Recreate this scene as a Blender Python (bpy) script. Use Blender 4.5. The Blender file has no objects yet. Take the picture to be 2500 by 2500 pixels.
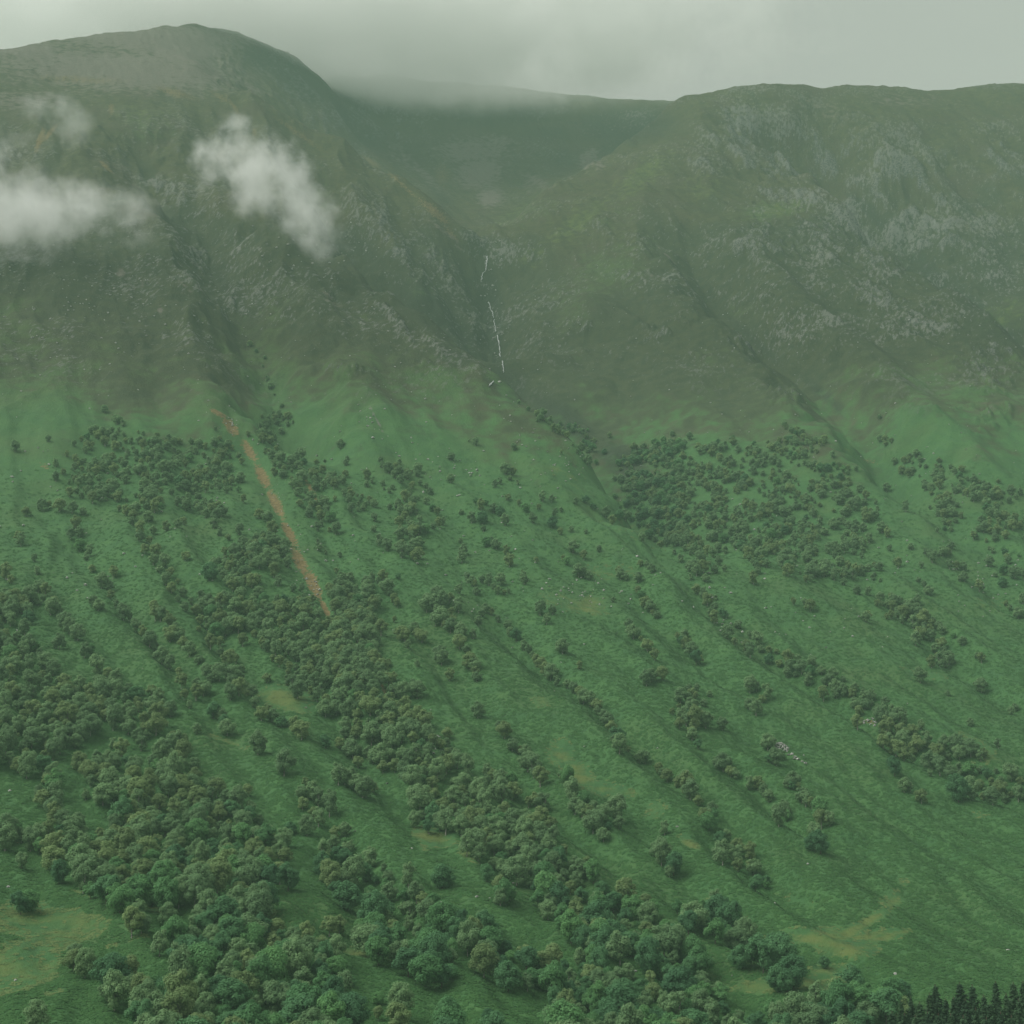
import bpy, math, random
import numpy as np
from mathutils import Vector, Matrix

# ------------------------------------------------------------------ camera, world, sun, exposure
scene = bpy.context.scene
COL = scene.collection
F = 2973.0                      # focal length in pixels of a 1932 px wide picture
CZ = 120.0                      # eye height above the datum
PITCH = math.atan(534 / F)
SP, CP = math.sin(PITCH), math.cos(PITCH)

cam_d = bpy.data.cameras.new('camera')
cam = bpy.data.objects.new('camera', cam_d)
COL.objects.link(cam)
cam.location = (0, 0, CZ)
cam.rotation_euler = (math.pi / 2 + PITCH, 0, 0)
cam_d.sensor_width = 36
cam_d.angle = 2 * math.atan(966 / F)
cam_d.clip_start = 1.0
cam_d.clip_end = 20000
scene.camera = cam

SUN_EL, SUN_AZ = math.radians(50), math.radians(255)     # azimuth clockwise from +Y
world = bpy.data.worlds.new('World')
scene.world = world
world.use_nodes = True
wn, wl = world.node_tree.nodes, world.node_tree.links
wn.clear()
w_out = wn.new('ShaderNodeOutputWorld')
w_bg = wn.new('ShaderNodeBackground')
w_sky = wn.new('ShaderNodeTexSky')
w_sky.sky_type = 'NISHITA'
w_sky.sun_disc = False
w_sky.sun_elevation = SUN_EL
w_sky.sun_rotation = SUN_AZ
w_sky.air_density = 1.0
w_sky.dust_density = 5.0
w_co = wn.new('ShaderNodeTexCoord')
w_noise = wn.new('ShaderNodeTexNoise')
w_noise.inputs['Scale'].default_value = 3.0
w_noise.inputs['Detail'].default_value = 4.0
w_map = wn.new('ShaderNodeMapping')
w_map.inputs['Scale'].default_value = (1, 1, 2.6)
w_ramp = wn.new('ShaderNodeValToRGB')
w_ramp.color_ramp.elements[0].position = 0.30
w_ramp.color_ramp.elements[0].color = (3.34, 3.32, 3.04, 1)
w_ramp.color_ramp.elements[1].position = 0.72
w_ramp.color_ramp.elements[1].color = (3.66, 3.62, 3.32, 1)
w_mix = wn.new('ShaderNodeMixRGB')
w_mix.inputs['Fac'].default_value = 0.93                 # the cloud sheet that covers the sky
wl.new(w_co.outputs['Generated'], w_map.inputs['Vector'])
wl.new(w_map.outputs['Vector'], w_noise.inputs['Vector'])
wl.new(w_noise.outputs['Fac'], w_ramp.inputs['Fac'])
wl.new(w_sky.outputs['Color'], w_mix.inputs['Color1'])
wl.new(w_ramp.outputs['Color'], w_mix.inputs['Color2'])
wl.new(w_mix.outputs['Color'], w_bg.inputs['Color'])
w_bg.inputs['Strength'].default_value = 0.05
wl.new(w_bg.outputs['Background'], w_out.inputs['Surface'])

sun_d = bpy.data.lights.new('sun', 'SUN')
sun_d.energy = 1.5
sun_d.angle = math.radians(55)
sun_d.color = (1.0, 0.97, 0.92)
sun = bpy.data.objects.new('sun', sun_d)
COL.objects.link(sun)
sdir = Vector((math.sin(SUN_AZ) * math.cos(SUN_EL), math.cos(SUN_AZ) * math.cos(SUN_EL), math.sin(SUN_EL)))
sun.rotation_euler = (-sdir).to_track_quat('-Z', 'Y').to_euler()
sun.location = sdir * 4000

scene.view_settings.view_transform = 'Standard'
scene.view_settings.look = 'None'
scene.view_settings.exposure = 1.8
scene.view_settings.gamma = 1.0
scene.view_settings.use_curve_mapping = False
scene.render.engine = 'CYCLES'
scene.cycles.use_denoising = True
scene.cycles.max_bounces = 8
scene.cycles.diffuse_bounces = 4
scene.cycles.glossy_bounces = 1
scene.cycles.transmission_bounces = 1
scene.cycles.transparent_max_bounces = 8
scene.cycles.volume_bounces = 4
scene.cycles.volume_max_steps = 256
scene.cycles.caustics_reflective = False
scene.cycles.caustics_refractive = False

# ------------------------------------------------------------------ helpers
random.seed(3)
RNG = np.random.default_rng(11)

def ray(u, v, Y):
    """world point on the sight line through picture point (u, v) at ground distance Y"""
    u = np.asarray(u, float); v = np.asarray(v, float); Y = np.asarray(Y, float)
    r = (u - 966) / F; up = -(v - 966) / F
    dy = CP - up * SP; dz = SP + up * CP
    return r / dy * Y, Y + 0 * r, CZ + dz / dy * Y

def proj(x, y, z):
    zc = z - CZ
    f = y * CP + zc * SP; up = -y * SP + zc * CP
    return 966 + F * x / f, 966 - F * up / f

PERM = np.random.default_rng(5).permutation(512)
PERM = np.concatenate([PERM, PERM, PERM])
GA = np.random.default_rng(6).random(512) * 2 * np.pi
GX, GY = np.cos(GA), np.sin(GA)

def pn(x, y, seed=0):
    x = x + seed * 17.31; y = y + seed * 9.77
    xi = np.floor(x).astype(np.int64); yi = np.floor(y).astype(np.int64)
    fx = x - xi; fy = y - yi
    u = fx * fx * fx * (fx * (fx * 6 - 15) + 10); w = fy * fy * fy * (fy * (fy * 6 - 15) + 10)
    xi &= 511; yi &= 511
    def g(ix, iy, dx, dy):
        h = PERM[PERM[ix & 511] + (iy & 511)] & 511
        return GX[h] * dx + GY[h] * dy
    a = g(xi, yi, fx, fy); b = g(xi + 1, yi, fx - 1, fy)
    c = g(xi, yi + 1, fx, fy - 1); d = g(xi + 1, yi + 1, fx - 1, fy - 1)
    return (a + (b - a) * u + ((c + (d - c) * u) - (a + (b - a) * u)) * w) * 1.5

def fbm(x, y, oct=4, seed=0, gain=0.5):
    s = 0; a = 1.0; t = 0
    for i in range(oct):
        s = s + a * pn(x * 2 ** i, y * 2 ** i, seed + i * 3); t += a; a *= gain
    return s / t

def ridged(x, y, oct=4, seed=0):
    s = 0; a = 1.0; t = 0
    for i in range(oct):
        s = s + a * (1 - 2 * np.abs(pn(x * 2 ** i, y * 2 ** i, seed + i * 3))); t += a; a *= 0.5
    return s / t

def sstep(a, b, x):
    t = np.clip((x - a) / (b - a), 0, 1)
    return t * t * (3 - 2 * t)

# ------------------------------------------------------------------ terrain: the glen side, the corrie and the ridges
PV = [0, 45, 100, 200, 300, 400, 500, 600, 700, 800, 900, 1000, 1100, 1200, 1300, 1400, 1500, 1600, 1700, 1800, 1932, 2000, 2100, 2300, 2600]
PY = [2300, 2180, 2000, 1820, 1650, 1510, 1380, 1260, 1150, 1050, 960, 876, 800, 733, 670, 613, 560, 510, 460, 415, 360, 330, 300, 250, 190]
def YA(u, v):
    return np.interp(v, PV, PY) * (1 + 0.12 * (np.asarray(u, float) - 966) / 966)

E1 = [(560, 440), (650, 500), (740, 580), (800, 640), (870, 695), (930, 735), (1020, 800), (1090, 850), (1165, 905), (1200, 985), (1290, 1070)]
ctrl = []
e1u, e1v = zip(*E1)
for v in (2450, 2250, 2050, 1900, 1750, 1600, 1450, 1300, 1200):
    for u in range(-500, 2500, 160):
        ctrl.append((u, v, float(YA(u, v))))
for v in (1080, 980, 880, 780, 680, 580, 480, 380, 290, 220):
    for u in range(-500, 1250, 130):
        if u < 560:
            if v < 380 and u > 400: continue
            ok = True
        else:
            ok = v > np.interp(u, e1u, e1v) + 60
        if ok: ctrl.append((u, v, float(YA(u, v))))
for u, v in E1[1:]:
    ctrl.append((u, v, float(YA(u, v)) * 0.985))
# upper left dome and skyline
ctrl += [(-400, 170, 1760), (-200, 130, 1770), (0, 92, 1800), (100, 75, 1880), (200, 60, 1960), (300, 48, 2060), (370, 42, 2120),
         (0, 150, 1700), (100, 160, 1720), (200, 150, 1760), (300, 150, 1780), (200, 105, 1850), (330, 90, 1950), (380, 120, 1860)]
# brown rib that falls from the dome to the notch
RIB = [(386, 161, 1790), (500, 225, 1775), (575, 265, 1770), (650, 308, 1755), (740, 365, 1730), (829, 427, 1695), (890, 463, 1672), (917, 480, 1660)]
ctrl += RIB
ctrl += [(450, 290, 1640), (520, 330, 1610), (480, 400, 1500), (560, 400, 1520), (600, 440, 1480), (640, 400, 1570), (700, 430, 1580), (700, 520, 1450),
         (780, 470, 1590), (800, 560, 1470), (760, 530, 1480), (860, 540, 1545), (860, 640, 1395), (900, 700, 1345), (830, 640, 1390)]
# dark crags behind the rib
ctrl += [(400, 52, 2240), (470, 72, 2260), (560, 108, 2280), (620, 165, 2290), (480, 140, 2100), (560, 180, 2160), (620, 230, 2190), (660, 265, 2280), (708, 300, 2240), (780, 355, 2110), (860, 430, 1870)]
# corrie floor and headwall
ctrl += [(917, 445, 1820), (920, 390, 2080), (900, 325, 2350), (1000, 355, 2240), (960, 300, 2380), (880, 260, 2440), (820, 290, 2360), (760, 260, 2400),
         (700, 200, 2440), (800, 200, 2490), (900, 205, 2510), (1040, 235, 2490), (1150, 250, 2470), (1100, 300, 2390), (1200, 275, 2420),
         (640, 143, 2500), (740, 138, 2540), (860, 153, 2560), (950, 165, 2565), (1000, 174, 2565), (1040, 180, 2570), (1120, 185, 2570), (1180, 191, 2570), (1250, 190, 2560), (1310, 192, 2550), (1380, 200, 2540)]
# right mountain: left edge, crest, face
ctrl += [(1310, 196, 2100), (1240, 240, 2030), (1180, 288, 1955), (1110, 335, 1880), (1050, 378, 1815), (985, 424, 1740), (940, 462, 1680),
         (1350, 180, 2070), (1400, 165, 2050), (1450, 160, 2030), (1510, 164, 2030), (1560, 172, 2050), (1620, 166, 2080), (1700, 164, 2100), (1800, 166, 2120), (1860, 168, 2130), (1905, 158, 2110), (2000, 165, 2120), (2150, 190, 2130), (2350, 200, 2120),
         (1400, 260, 1900), (1300, 300, 1840), (1250, 360, 1760), (1350, 400, 1690), (1150, 430, 1670), (1200, 520, 1540), (1080, 520, 1570), (1000, 520, 1600), (1000, 600, 1460), (1010, 700, 1350), (1070, 770, 1270), (1130, 830, 1190), (1200, 900, 1115), (1240, 950, 1060),
         (1120, 620, 1420), (1150, 720, 1300), (1250, 620, 1400), (1330, 520, 1530), (1300, 720, 1280), (1250, 820, 1180), (1350, 850, 1130), (1400, 620, 1390), (1450, 520, 1500), (1430, 420, 1650), (1450, 740, 1250), (1500, 880, 1085), (1320, 960, 1020), (1450, 1000, 975)]
# the big right hand buttress edge and the gully behind it
ctrl += [(1480, 335, 1830), (1540, 350, 1790), (1600, 410, 1690), (1690, 490, 1555), (1750, 540, 1480), (1800, 582, 1420), (1870, 640, 1345), (1932, 700, 1275), (2050, 800, 1160),
         (1560, 420, 1640), (1600, 540, 1475), (1560, 640, 1360), (1700, 640, 1340), (1650, 760, 1210), (1780, 740, 1225), (1850, 800, 1150), (1600, 840, 1125), (1750, 880, 1080), (1932, 850, 1110), (1932, 780, 1180), (1650, 980, 985), (1850, 980, 990), (2100, 950, 1020),
         (1640, 400, 1850), (1720, 480, 1710), (1820, 570, 1590), (1932, 670, 1440), (2050, 760, 1330),
         (1600, 290, 1920), (1750, 280, 1930), (1900, 280, 1940), (1740, 390, 1830), (1850, 400, 1830), (1932, 480, 1730), (1860, 520, 1680), (1960, 590, 1580), (2150, 450, 1750), (2150, 650, 1480), (2300, 600, 1560), (2300, 800, 1220)]
for v in (1080,):
    for u in (1400, 1560, 1720, 1880, 2050, 2250): ctrl.append((u, v, float(YA(u, v))))
STREAM = [(917, 480, 1660), (911, 540, 1568), (924, 585, 1500), (936, 640, 1425), (945, 692, 1365), (932, 738, 1315),
          (1000, 800, 1240), (1060, 842, 1190), (1130, 905, 1110), (1190, 975, 1030), (1230, 1030, 950), (1290, 1076, 872)]
# ground that drops away out of sight behind the near edges
for (u, v, Y) in RIB[1:-1]: ctrl.append((u + 6, v + 22, Y + 120))
for (u, v) in E1[2:-1]: ctrl.append((u + 14, v + 40, float(YA(u, v)) + 110))
for (u, v, Y) in [(1240, 240, 2030), (1180, 288, 1955), (1110, 335, 1880), (1050, 378, 1815), (985, 424, 1740)]: ctrl.append((u - 5, v + 22, Y + 150))
for (u, v, Y) in [(1540, 350, 1790), (1600, 410, 1690), (1690, 490, 1555), (1750, 540, 1480), (1800, 582, 1420), (1870, 640, 1345), (1932, 700, 1275)]: ctrl.append((u + 14, v + 44, Y + 130))
pts = []
for (u, v, Y) in ctrl + [(a, b, c) for a, b, c in STREAM[1:]]:
    pts.append(ray(u, v, Y))
# ground beyond the skylines
for u in range(-500, 2500, 200):
    top = np.interp(u, [-500, 0, 370, 640, 1040, 1310, 1930, 2500], [170, 92, 42, 143, 180, 192, 160, 200])
    yy = np.interp(u, [-500, 0, 370, 640, 1040, 1310, 1500, 1930, 2500], [1760, 1800, 2140, 2500, 2600, 2560, 2100, 2130, 2120])
    x, y, z = ray(u, top, yy)
    for k, dz in ((1.12, 20), (1.3, 110), (1.5, 200)):
        pts.append((x * k, y * k, z - dz))
P = np.array([[float(c) for c in p] for p in pts])
S = 1000.0
X = P[:, :2] / S
D = np.sqrt(((X[:, None] - X[None]) ** 2).sum(-1))
n = len(P)
A = np.zeros((n + 3, n + 3))
A[:n, :n] = D + 1e-5 * np.eye(n)
A[:n, n] = 1; A[:n, n + 1:] = X
A[n, :n] = 1; A[n + 1:, :n] = X.T
W = np.linalg.solve(A, np.concatenate([P[:, 2], [0, 0, 0]]))

NC = 1000
vrow = np.linspace(2400, 60, 960)
YR = np.interp(vrow, PV, PY)
YR = np.concatenate([YR, np.arange(YR[-1] + 4, 2680, 4.5), np.arange(2700, 2980, 30)])
NR = len(YR)
AC = np.linspace(-0.43, 0.43, NC)
GXc = AC[None, :] * YR[:, None]
GYc = np.repeat(YR[:, None], NC, 1)
# evaluate the surface on every third row and column, then interpolate
ri = np.unique(np.concatenate([np.arange(0, NR, 3), [NR - 1]])); ci = np.unique(np.concatenate([np.arange(0, NC, 3), [NC - 1]]))
cx = GXc[np.ix_(ri, ci)].ravel() / S; cy = GYc[np.ix_(ri, ci)].ravel() / S
cz = np.zeros(len(cx))
for a in range(0, len(cx), 8000):
    q = np.stack([cx[a:a + 8000], cy[a:a + 8000]], 1)
    d = np.sqrt(((q[:, None] - X[None]) ** 2).sum(-1))
    cz[a:a + 8000] = d @ W[:n] + W[n] + q @ W[n + 1:]
cz = cz.reshape(len(ri), len(ci))
tmp = np.stack([np.interp(np.arange(NC), ci, cz[i]) for i in range(len(ri))])
H = np.stack([np.interp(np.arange(NR), ri, tmp[:, j]) for j in range(NC)], 1)

def hit(u, v, Hf=None):
    """first ground distance along the sight line through picture points"""
    Hf = H if Hf is None else Hf
    u = np.atleast_1d(np.asarray(u, float)); v = np.atleast_1d(np.asarray(v, float))
    x1, _, z1 = ray(u, v, 1.0)
    jc = np.clip((x1 - AC[0]) / (AC[1] - AC[0]), 0, NC - 1.001)
    j0 = jc.astype(int); fr = jc - j0
    out = np.zeros((len(u), 3))
    for k in range(len(u)):
        colz = Hf[:, j0[k]] * (1 - fr[k]) + Hf[:, j0[k] + 1] * fr[k]
        rz = CZ + (z1[k] - CZ) * YR
        df = colz - rz
        idx = np.where((df[1:] >= 0) & (YR[1:] > 240))[0]
        if len(idx) == 0:
            out[k] = (np.nan,) * 3; continue
        i = idx[0]
        t = 0.0 if df[i] >= 0 else -df[i] / (df[i + 1] - df[i] + 1e-9)
        Y = YR[i] + t * (YR[i + 1] - YR[i])
        out[k] = (x1[k] * Y, Y, CZ + (z1[k] - CZ) * Y)
    return out

def ground(x, y, Hf=None):
    Hf = H if Hf is None else Hf
    x = np.asarray(x, float); y = np.asarray(y, float)
    jc = np.clip((x / y - AC[0]) / (AC[1] - AC[0]), 0, NC - 1.001); j0 = jc.astype(int); fj = jc - j0
    ic = np.interp(y, YR, np.arange(NR)); i0 = np.minimum(ic.astype(int), NR - 2); fi = ic - i0
    return ((Hf[i0, j0] * (1 - fj) + Hf[i0, j0 + 1] * fj) * (1 - fi) + (Hf[i0 + 1, j0] * (1 - fj) + Hf[i0 + 1, j0 + 1] * fj) * fi)

def line_dist(poly, reach):
    """distance of every terrain vertex to a plan polyline, and the signed side; inf outside the reach"""
    poly = np.asarray(poly)[:, :2]
    dist = np.full(GXc.shape, np.inf); side = np.zeros(GXc.shape); par = np.zeros(GXc.shape)
    nseg = len(poly) - 1
    for i in range(nseg):
        a, b = poly[i], poly[i + 1]
        lo = np.minimum(a, b) - reach; hi = np.maximum(a, b) + reach
        i0, i1 = np.searchsorted(YR, [lo[1], hi[1]])
        if i1 <= i0: continue
        sl = slice(i0, i1)
        px = GXc[sl] - a[0]; py = GYc[sl] - a[1]
        ab = b - a; L2 = ab @ ab + 1e-9
        t = np.clip((px * ab[0] + py * ab[1]) / L2, 0, 1)
        dx = px - t * ab[0]; dy = py - t * ab[1]
        d = np.hypot(dx, dy)
        better = d < dist[sl]
        dist[sl] = np.where(better, d, dist[sl])
        side[sl] = np.where(better, np.sign(ab[0] * py - ab[1] * px), side[sl])
        par[sl] = np.where(better, (i + t) / nseg, par[sl])
    return dist, side, par

# fall line coordinates: s runs down the glen side, t across it
TT = 0.93 * GXc + 0.37 * GYc
SS = 0.37 * GXc - 0.93 * GYc
UU0, VV0 = proj(GXc, GYc, H)
high = sstep(1000, 500, VV0)          # 1 on the mountain, 0 on the lower slope
low = sstep(1000, 1150, VV0)

H0 = H.copy()
# gullies: (picture polyline, depth, half width, raised near rib)
GULLIES = [
    ([(917, 470), (911, 540), (924, 585), (936, 640), (945, 700)], 34, 58, 0),
    ([(917, 485), (911, 540), (924, 585), (936, 640), (945, 690)], 16, 16, 0),
    ([(1170, 940), (1230, 1030), (1290, 1076), (1350, 1165), (1420, 1225), (1500, 1275), (1600, 1335), (1700, 1400), (1800, 1445), (1932, 1515), (2050, 1570)], 5, 12, 1.5),
    ([(1250, 400), (1330, 520), (1370, 580), (1430, 640), (1500, 690), (1590, 770), (1640, 820), (1700, 880), (1760, 960)], 27, 30, 14),
    ([(1480, 240), (1490, 300), (1560, 370), (1620, 420)], 36, 40, 12),
    ([(1380, 210), (1400, 290), (1450, 350)], 18, 35, 6),
    ([(1560, 260), (1640, 330), (1700, 400), (1760, 460), (1790, 500)], 12, 40, 5),
    ([(1700, 250), (1780, 340), (1850, 420), (1932, 500)], 12, 42, 5),
    ([(330, 370), (400, 470), (440, 560), (490, 650), (520, 730), (555, 800), (600, 880)], 24, 32, 14),
    ([(250, 250), (270, 330), (300, 380), (360, 420)], 18, 35, 6),
    ([(560, 300), (600, 370), (640, 430), (690, 500), (740, 560)], 24, 34, 12),
    ([(620, 330), (700, 400), (760, 460), (850, 560), (900, 640)], 8, 22, 3),
    ([(400, 770), (440, 815), (480, 870), (510, 930), (550, 1010), (580, 1080), (620, 1150), (660, 1210)], 3.0, 7, 0.5),
    ([(570, 880), (600, 950), (620, 1010), (650, 1080), (690, 1150), (720, 1230), (740, 1310), (765, 1370), (800, 1420)], 3.0, 9, 1.5),
    ([(1100, 600), (1160, 700), (1200, 800), (1240, 870)], 10, 30, 3),
    ([(1560, 560), (1640, 640), (1720, 700), (1800, 760)], 6, 20, 3),
    ([(700, 200), (750, 270), (800, 320)], 14, 30, 4),
    ([(880, 210), (930, 260), (960, 300)], 8, 25, 4),
    ([(250, 940), (300, 1030), (350, 1110), (420, 1200), (480, 1290), (560, 1370)], 2.5, 9, 2.0),
    ([(140, 980), (170, 1050), (230, 1130), (300, 1220), (380, 1300)], 2.5, 9, 2.0),
    ([(920, 1150), (1010, 1250), (1090, 1310), (1150, 1370), (1230, 1440), (1310, 1530)], 3, 9, 2.2),
    ([(1190, 1080), (1230, 1150), (1300, 1220), (1340, 1260)], 2.5, 9, 2.0),
    ([(1330, 1440), (1420, 1490), (1480, 1540), (1560, 1600)], 3, 9, 2.5),
    ([(1330, 1570), (1390, 1620), (1450, 1670), (1560, 1730)], 3.5, 10, 3.0),
    ([(640, 1360), (760, 1480), (880, 1580), (1010, 1690), (1150, 1760)], 4, 16, 2.0),
    ([(560, 1500), (620, 1620), (700, 1700), (780, 1800)], 3.5, 14, 2.0),
    ([(930, 1450), (1010, 1530), (1120, 1600), (1220, 1660)], 3, 10, 2.0),
    ([(1640, 820), (1700, 900), (1780, 980), (1860, 1090), (1940, 1180)], 6, 20, 2.0),
    ([(1560, 1060), (1680, 1130), (1760, 1200), (1850, 1280), (1930, 1350)], 3, 10, 2.0),
]
for line in ([(1458, 218), (1538, 269), (1619, 322), (1686, 390), (1726, 470)], [(1737, 292), (1787, 343), (1854, 403), (1894, 464)], [(1364, 235), (1400, 290), (1440, 325)]):
    GULLIES.append((line, -10, 26, 0)); GULLIES.append(([(u + 34, v - 4) for u, v in line], 16, 34, 0))
GPLAN = []
for poly, dep, hw, rib in GULLIES:
    h = hit([p[0] for p in poly], [p[1] for p in poly], H0)
    h = h[~np.isnan(h[:, 0])]
    GPLAN.append(h)
GULLIES.append((None, 24, 36, 0)); GPLAN.append(np.array([[float(q) for q in ray(*p)] for p in STREAM[4:]]))
def plan(lst): return np.array([[float(q) for q in ray(*p)] for p in lst])
for lst, dep, hw in (([(1545, 330, 1900), (1620, 400, 1800), (1710, 480, 1680), (1770, 530, 1600), (1820, 572, 1540), (1890, 630, 1460), (1960, 695, 1390)], 68, 54),
                     ([(1480, 335, 1830), (1540, 350, 1790), (1600, 410, 1690), (1690, 490, 1555), (1750, 540, 1480), (1800, 582, 1420), (1870, 640, 1345), (1932, 700, 1275)], -20, 28),
                     ([(u, v, float(YA(u, v))) for u, v in E1[1:9]], -14, 26),
                     ([(u + 20, v + 20, float(YA(u, v)) + 85) for u, v in E1[1:7]], 20, 30),
                     (RIB, -16, 26),
                     ([(1310, 196, 2100), (1240, 240, 2030), (1180, 288, 1955), (1110, 335, 1880), (1050, 378, 1815), (985, 424, 1740)], -16, 28)):
    GULLIES.append((None, dep, hw, 0)); GPLAN.append(plan(lst))
wob = fbm(GXc / 40, GYc / 40, 3, 31)
for (poly, dep, hw, rib), h in zip(GULLIES, GPLAN):
    d, side, par = line_dist(h, hw * 4)
    d = np.abs(d + wob * hw * 0.45 * np.isfinite(d).astype(float)) if True else d
    endf = np.minimum(sstep(0, 0.12, par), sstep(1.0, 0.85, par))
    prof = np.where(np.isfinite(d), np.exp(-np.where(np.isfinite(d), d / hw, 99) ** 1.4), 0)
    H -= dep * prof * endf
    if rib:
        dd = np.where(np.isfinite(d), d, 1e6)
        H += rib * np.exp(-((dd - hw * 1.6) / (hw * 0.8)) ** 2) * endf * (1 + 0.5 * wob)

# broad relief
H += high * (.35 + .65 * sstep(130, 260, VV0)) * (fbm(TT / 120, SS / 260, 5, 1) * 13 + fbm(TT / 45, SS / 140, 4, 2) * 6)
skyq = 1 - .85 * sstep(250, 130, VV0) - .0 * VV0
skyq = skyq * (1 - .8 * sstep(460, 380, UU0) * sstep(260, 190, VV0))
corr = np.clip(1 - sstep(1800, 2000, GYc) * sstep(620, 720, UU0) * sstep(1330, 1230, UU0), .35, 1)
skyq = skyq * corr
H += high * skyq * (ridged(TT / 85 + .4 * fbm(GXc / 130, GYc / 130, 2, 9), SS / 300, 3, 12) * 13 + ridged(TT / 34, SS / 150, 3, 13) * 3.5)
ribs = fbm(TT / 34 + 0.5 * fbm(GXc / 90, GYc / 90, 2, 8), SS / 230, 3, 4)
H += (1 - high) * (ribs * 8.0 + fbm(GXc / 22, GYc / 30, 4, 5) * 2.0)
H += low * fbm(GXc / 9, GYc / 14, 3, 6) * 0.9

UU, VV = proj(GXc, GYc, H)
def blob(u0, v0, ru, rv, rot=0.0):
    c, s = math.cos(math.radians(rot)), math.sin(math.radians(rot))
    du, dv = UU - u0, VV - v0
    return np.exp(-(((du * c + dv * s) / ru) ** 2 + ((-du * s + dv * c) / rv) ** 2))
def blobs(lst, extra=1.0):
    m = np.zeros_like(UU)
    for b in lst:
        m = np.maximum(m, blob(*b[:5]) * (b[5] if len(b) > 5 else 1.0))
    return m * extra

nz1 = fbm(GXc / 60, GYc / 60, 4, 41)
nz2 = fbm(GXc / 18, GYc / 18, 4, 42)
nz3 = fbm(TT / 30, SS / 120, 4, 43)

ROCK = [(1490, 372, 95, 24, 5), (1440, 455, 70, 45, 0), (1540, 455, 110, 50, 10), (1600, 420, 60, 40, 40), (1650, 500, 40, 70, -40), (1650, 560, 70, 30, 30), (1400, 255, 40, 80, -15), (1330, 300, 50, 60, 0, .7),
        (1470, 300, 80, 70, 20, .75), (1580, 310, 60, 90, -20, .7), (1700, 330, 120, 80, 0, .7), (1750, 430, 100, 90, 0, .8), (1860, 450, 80, 120, 0, .75), (1900, 300, 90, 80, 0, .6), (1740, 610, 110, 38, 0, .9), (1870, 690, 80, 55, 0, 1), (1600, 600, 60, 25, 0, .6),
        (1240, 630, 50, 30, 0, .75), (1100, 620, 40, 25, 0, .6), (1290, 600, 30, 25, 0, .7), (1400, 650, 55, 25, 30, .75), (1480, 752, 48, 22, 0, .9), (1130, 420, 60, 30, -20, .55), (1180, 520, 60, 30, 0, .6), (1200, 450, 60, 50, 0, .5), (1860, 800, 60, 30, 0, .6), (1750, 770, 90, 18, 0, .55), (1880, 780, 70, 30, 0, .7),
        (820, 500, 60, 40, 40, .75), (720, 420, 25, 60, -10, .8), (760, 470, 40, 40, 0, .7), (700, 450, 20, 40, 0, .6), (740, 600, 70, 12, 48, .8), (830, 660, 50, 10, 40, .7), (650, 700, 60, 22, 10, .7), (800, 690, 35, 15, 0, .7),
        (330, 370, 45, 25, 30, .8), (300, 350, 30, 25, 0, .8), (375, 490, 22, 35, -35, .9), (330, 290, 60, 50, 0, .5), (420, 440, 40, 30, 0, .55), (230, 270, 50, 40, 0, .5), (40, 280, 60, 50, 0, .5), (440, 130, 50, 70, -20, .7), (540, 170, 60, 50, 0, .7), (600, 230, 60, 40, 0, .6), (520, 120, 80, 40, 30, .6),
        (430, 580, 25, 50, -20, .65), (620, 560, 30, 15, 30, .6), (580, 640, 40, 20, 0, .4), (750, 260, 30, 60, 0, .6), (690, 200, 40, 60, 0, .6), (820, 210, 120, 40, 0, .45), (680, 330, 40, 20, 40, .5), (600, 430, 30, 40, 0, .5), (1100, 640, 60, 40, 0, .4), (1680, 860, 40, 10, 0, .6)]
rock = blobs(ROCK)
rock = np.maximum(rock, 0.33 * sstep(760, 500, VV) * (0.6 + 0.8 * nz1))
SCREE = [(890, 285, 95, 34, 0, .9), (905, 325, 62, 40, -10, 1), (925, 372, 34, 26, 0, 1), (1010, 340, 50, 16, 25, .7), (800, 330, 70, 14, 42, .7), (300, 72, 260, 40, 0, 1), (60, 100, 120, 34, 0, .9), (912, 318, 50, 50, -10, .9), (930, 270, 60, 25, 0, .8), (920, 375, 22, 22, 0, 1), (1110, 300, 25, 35, 35, .85), (1130, 310, 20, 25, 0, .7), (840, 440, 70, 9, 40, .75), (1000, 345, 25, 30, 20, .6), (230, 130, 320, 55, 3, 1), (350, 95, 120, 50, 0, 1), (40, 190, 160, 30, 0, .7), (470, 165, 70, 12, 25, .7), (1700, 190, 160, 22, 0, .55), (1560, 210, 90, 30, 20, .55), (760, 300, 70, 30, 40, .6),
         (228, 515, 16, 9, 0, .9), (302, 588, 9, 15, 0, .8), (268, 535, 8, 10, 30, .7), (350, 540, 45, 4, 40, .7), (625, 565, 28, 10, 40, .6), (1255, 480, 40, 4, 45, .7), (710, 790, 35, 4, 62, .8), (1230, 520, 8, 8, 0, .7), (1475, 1405, 14, 10, 20, .0), (1260, 350, 12, 30, 0, .4)]
scree = blobs(SCREE)
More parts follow.
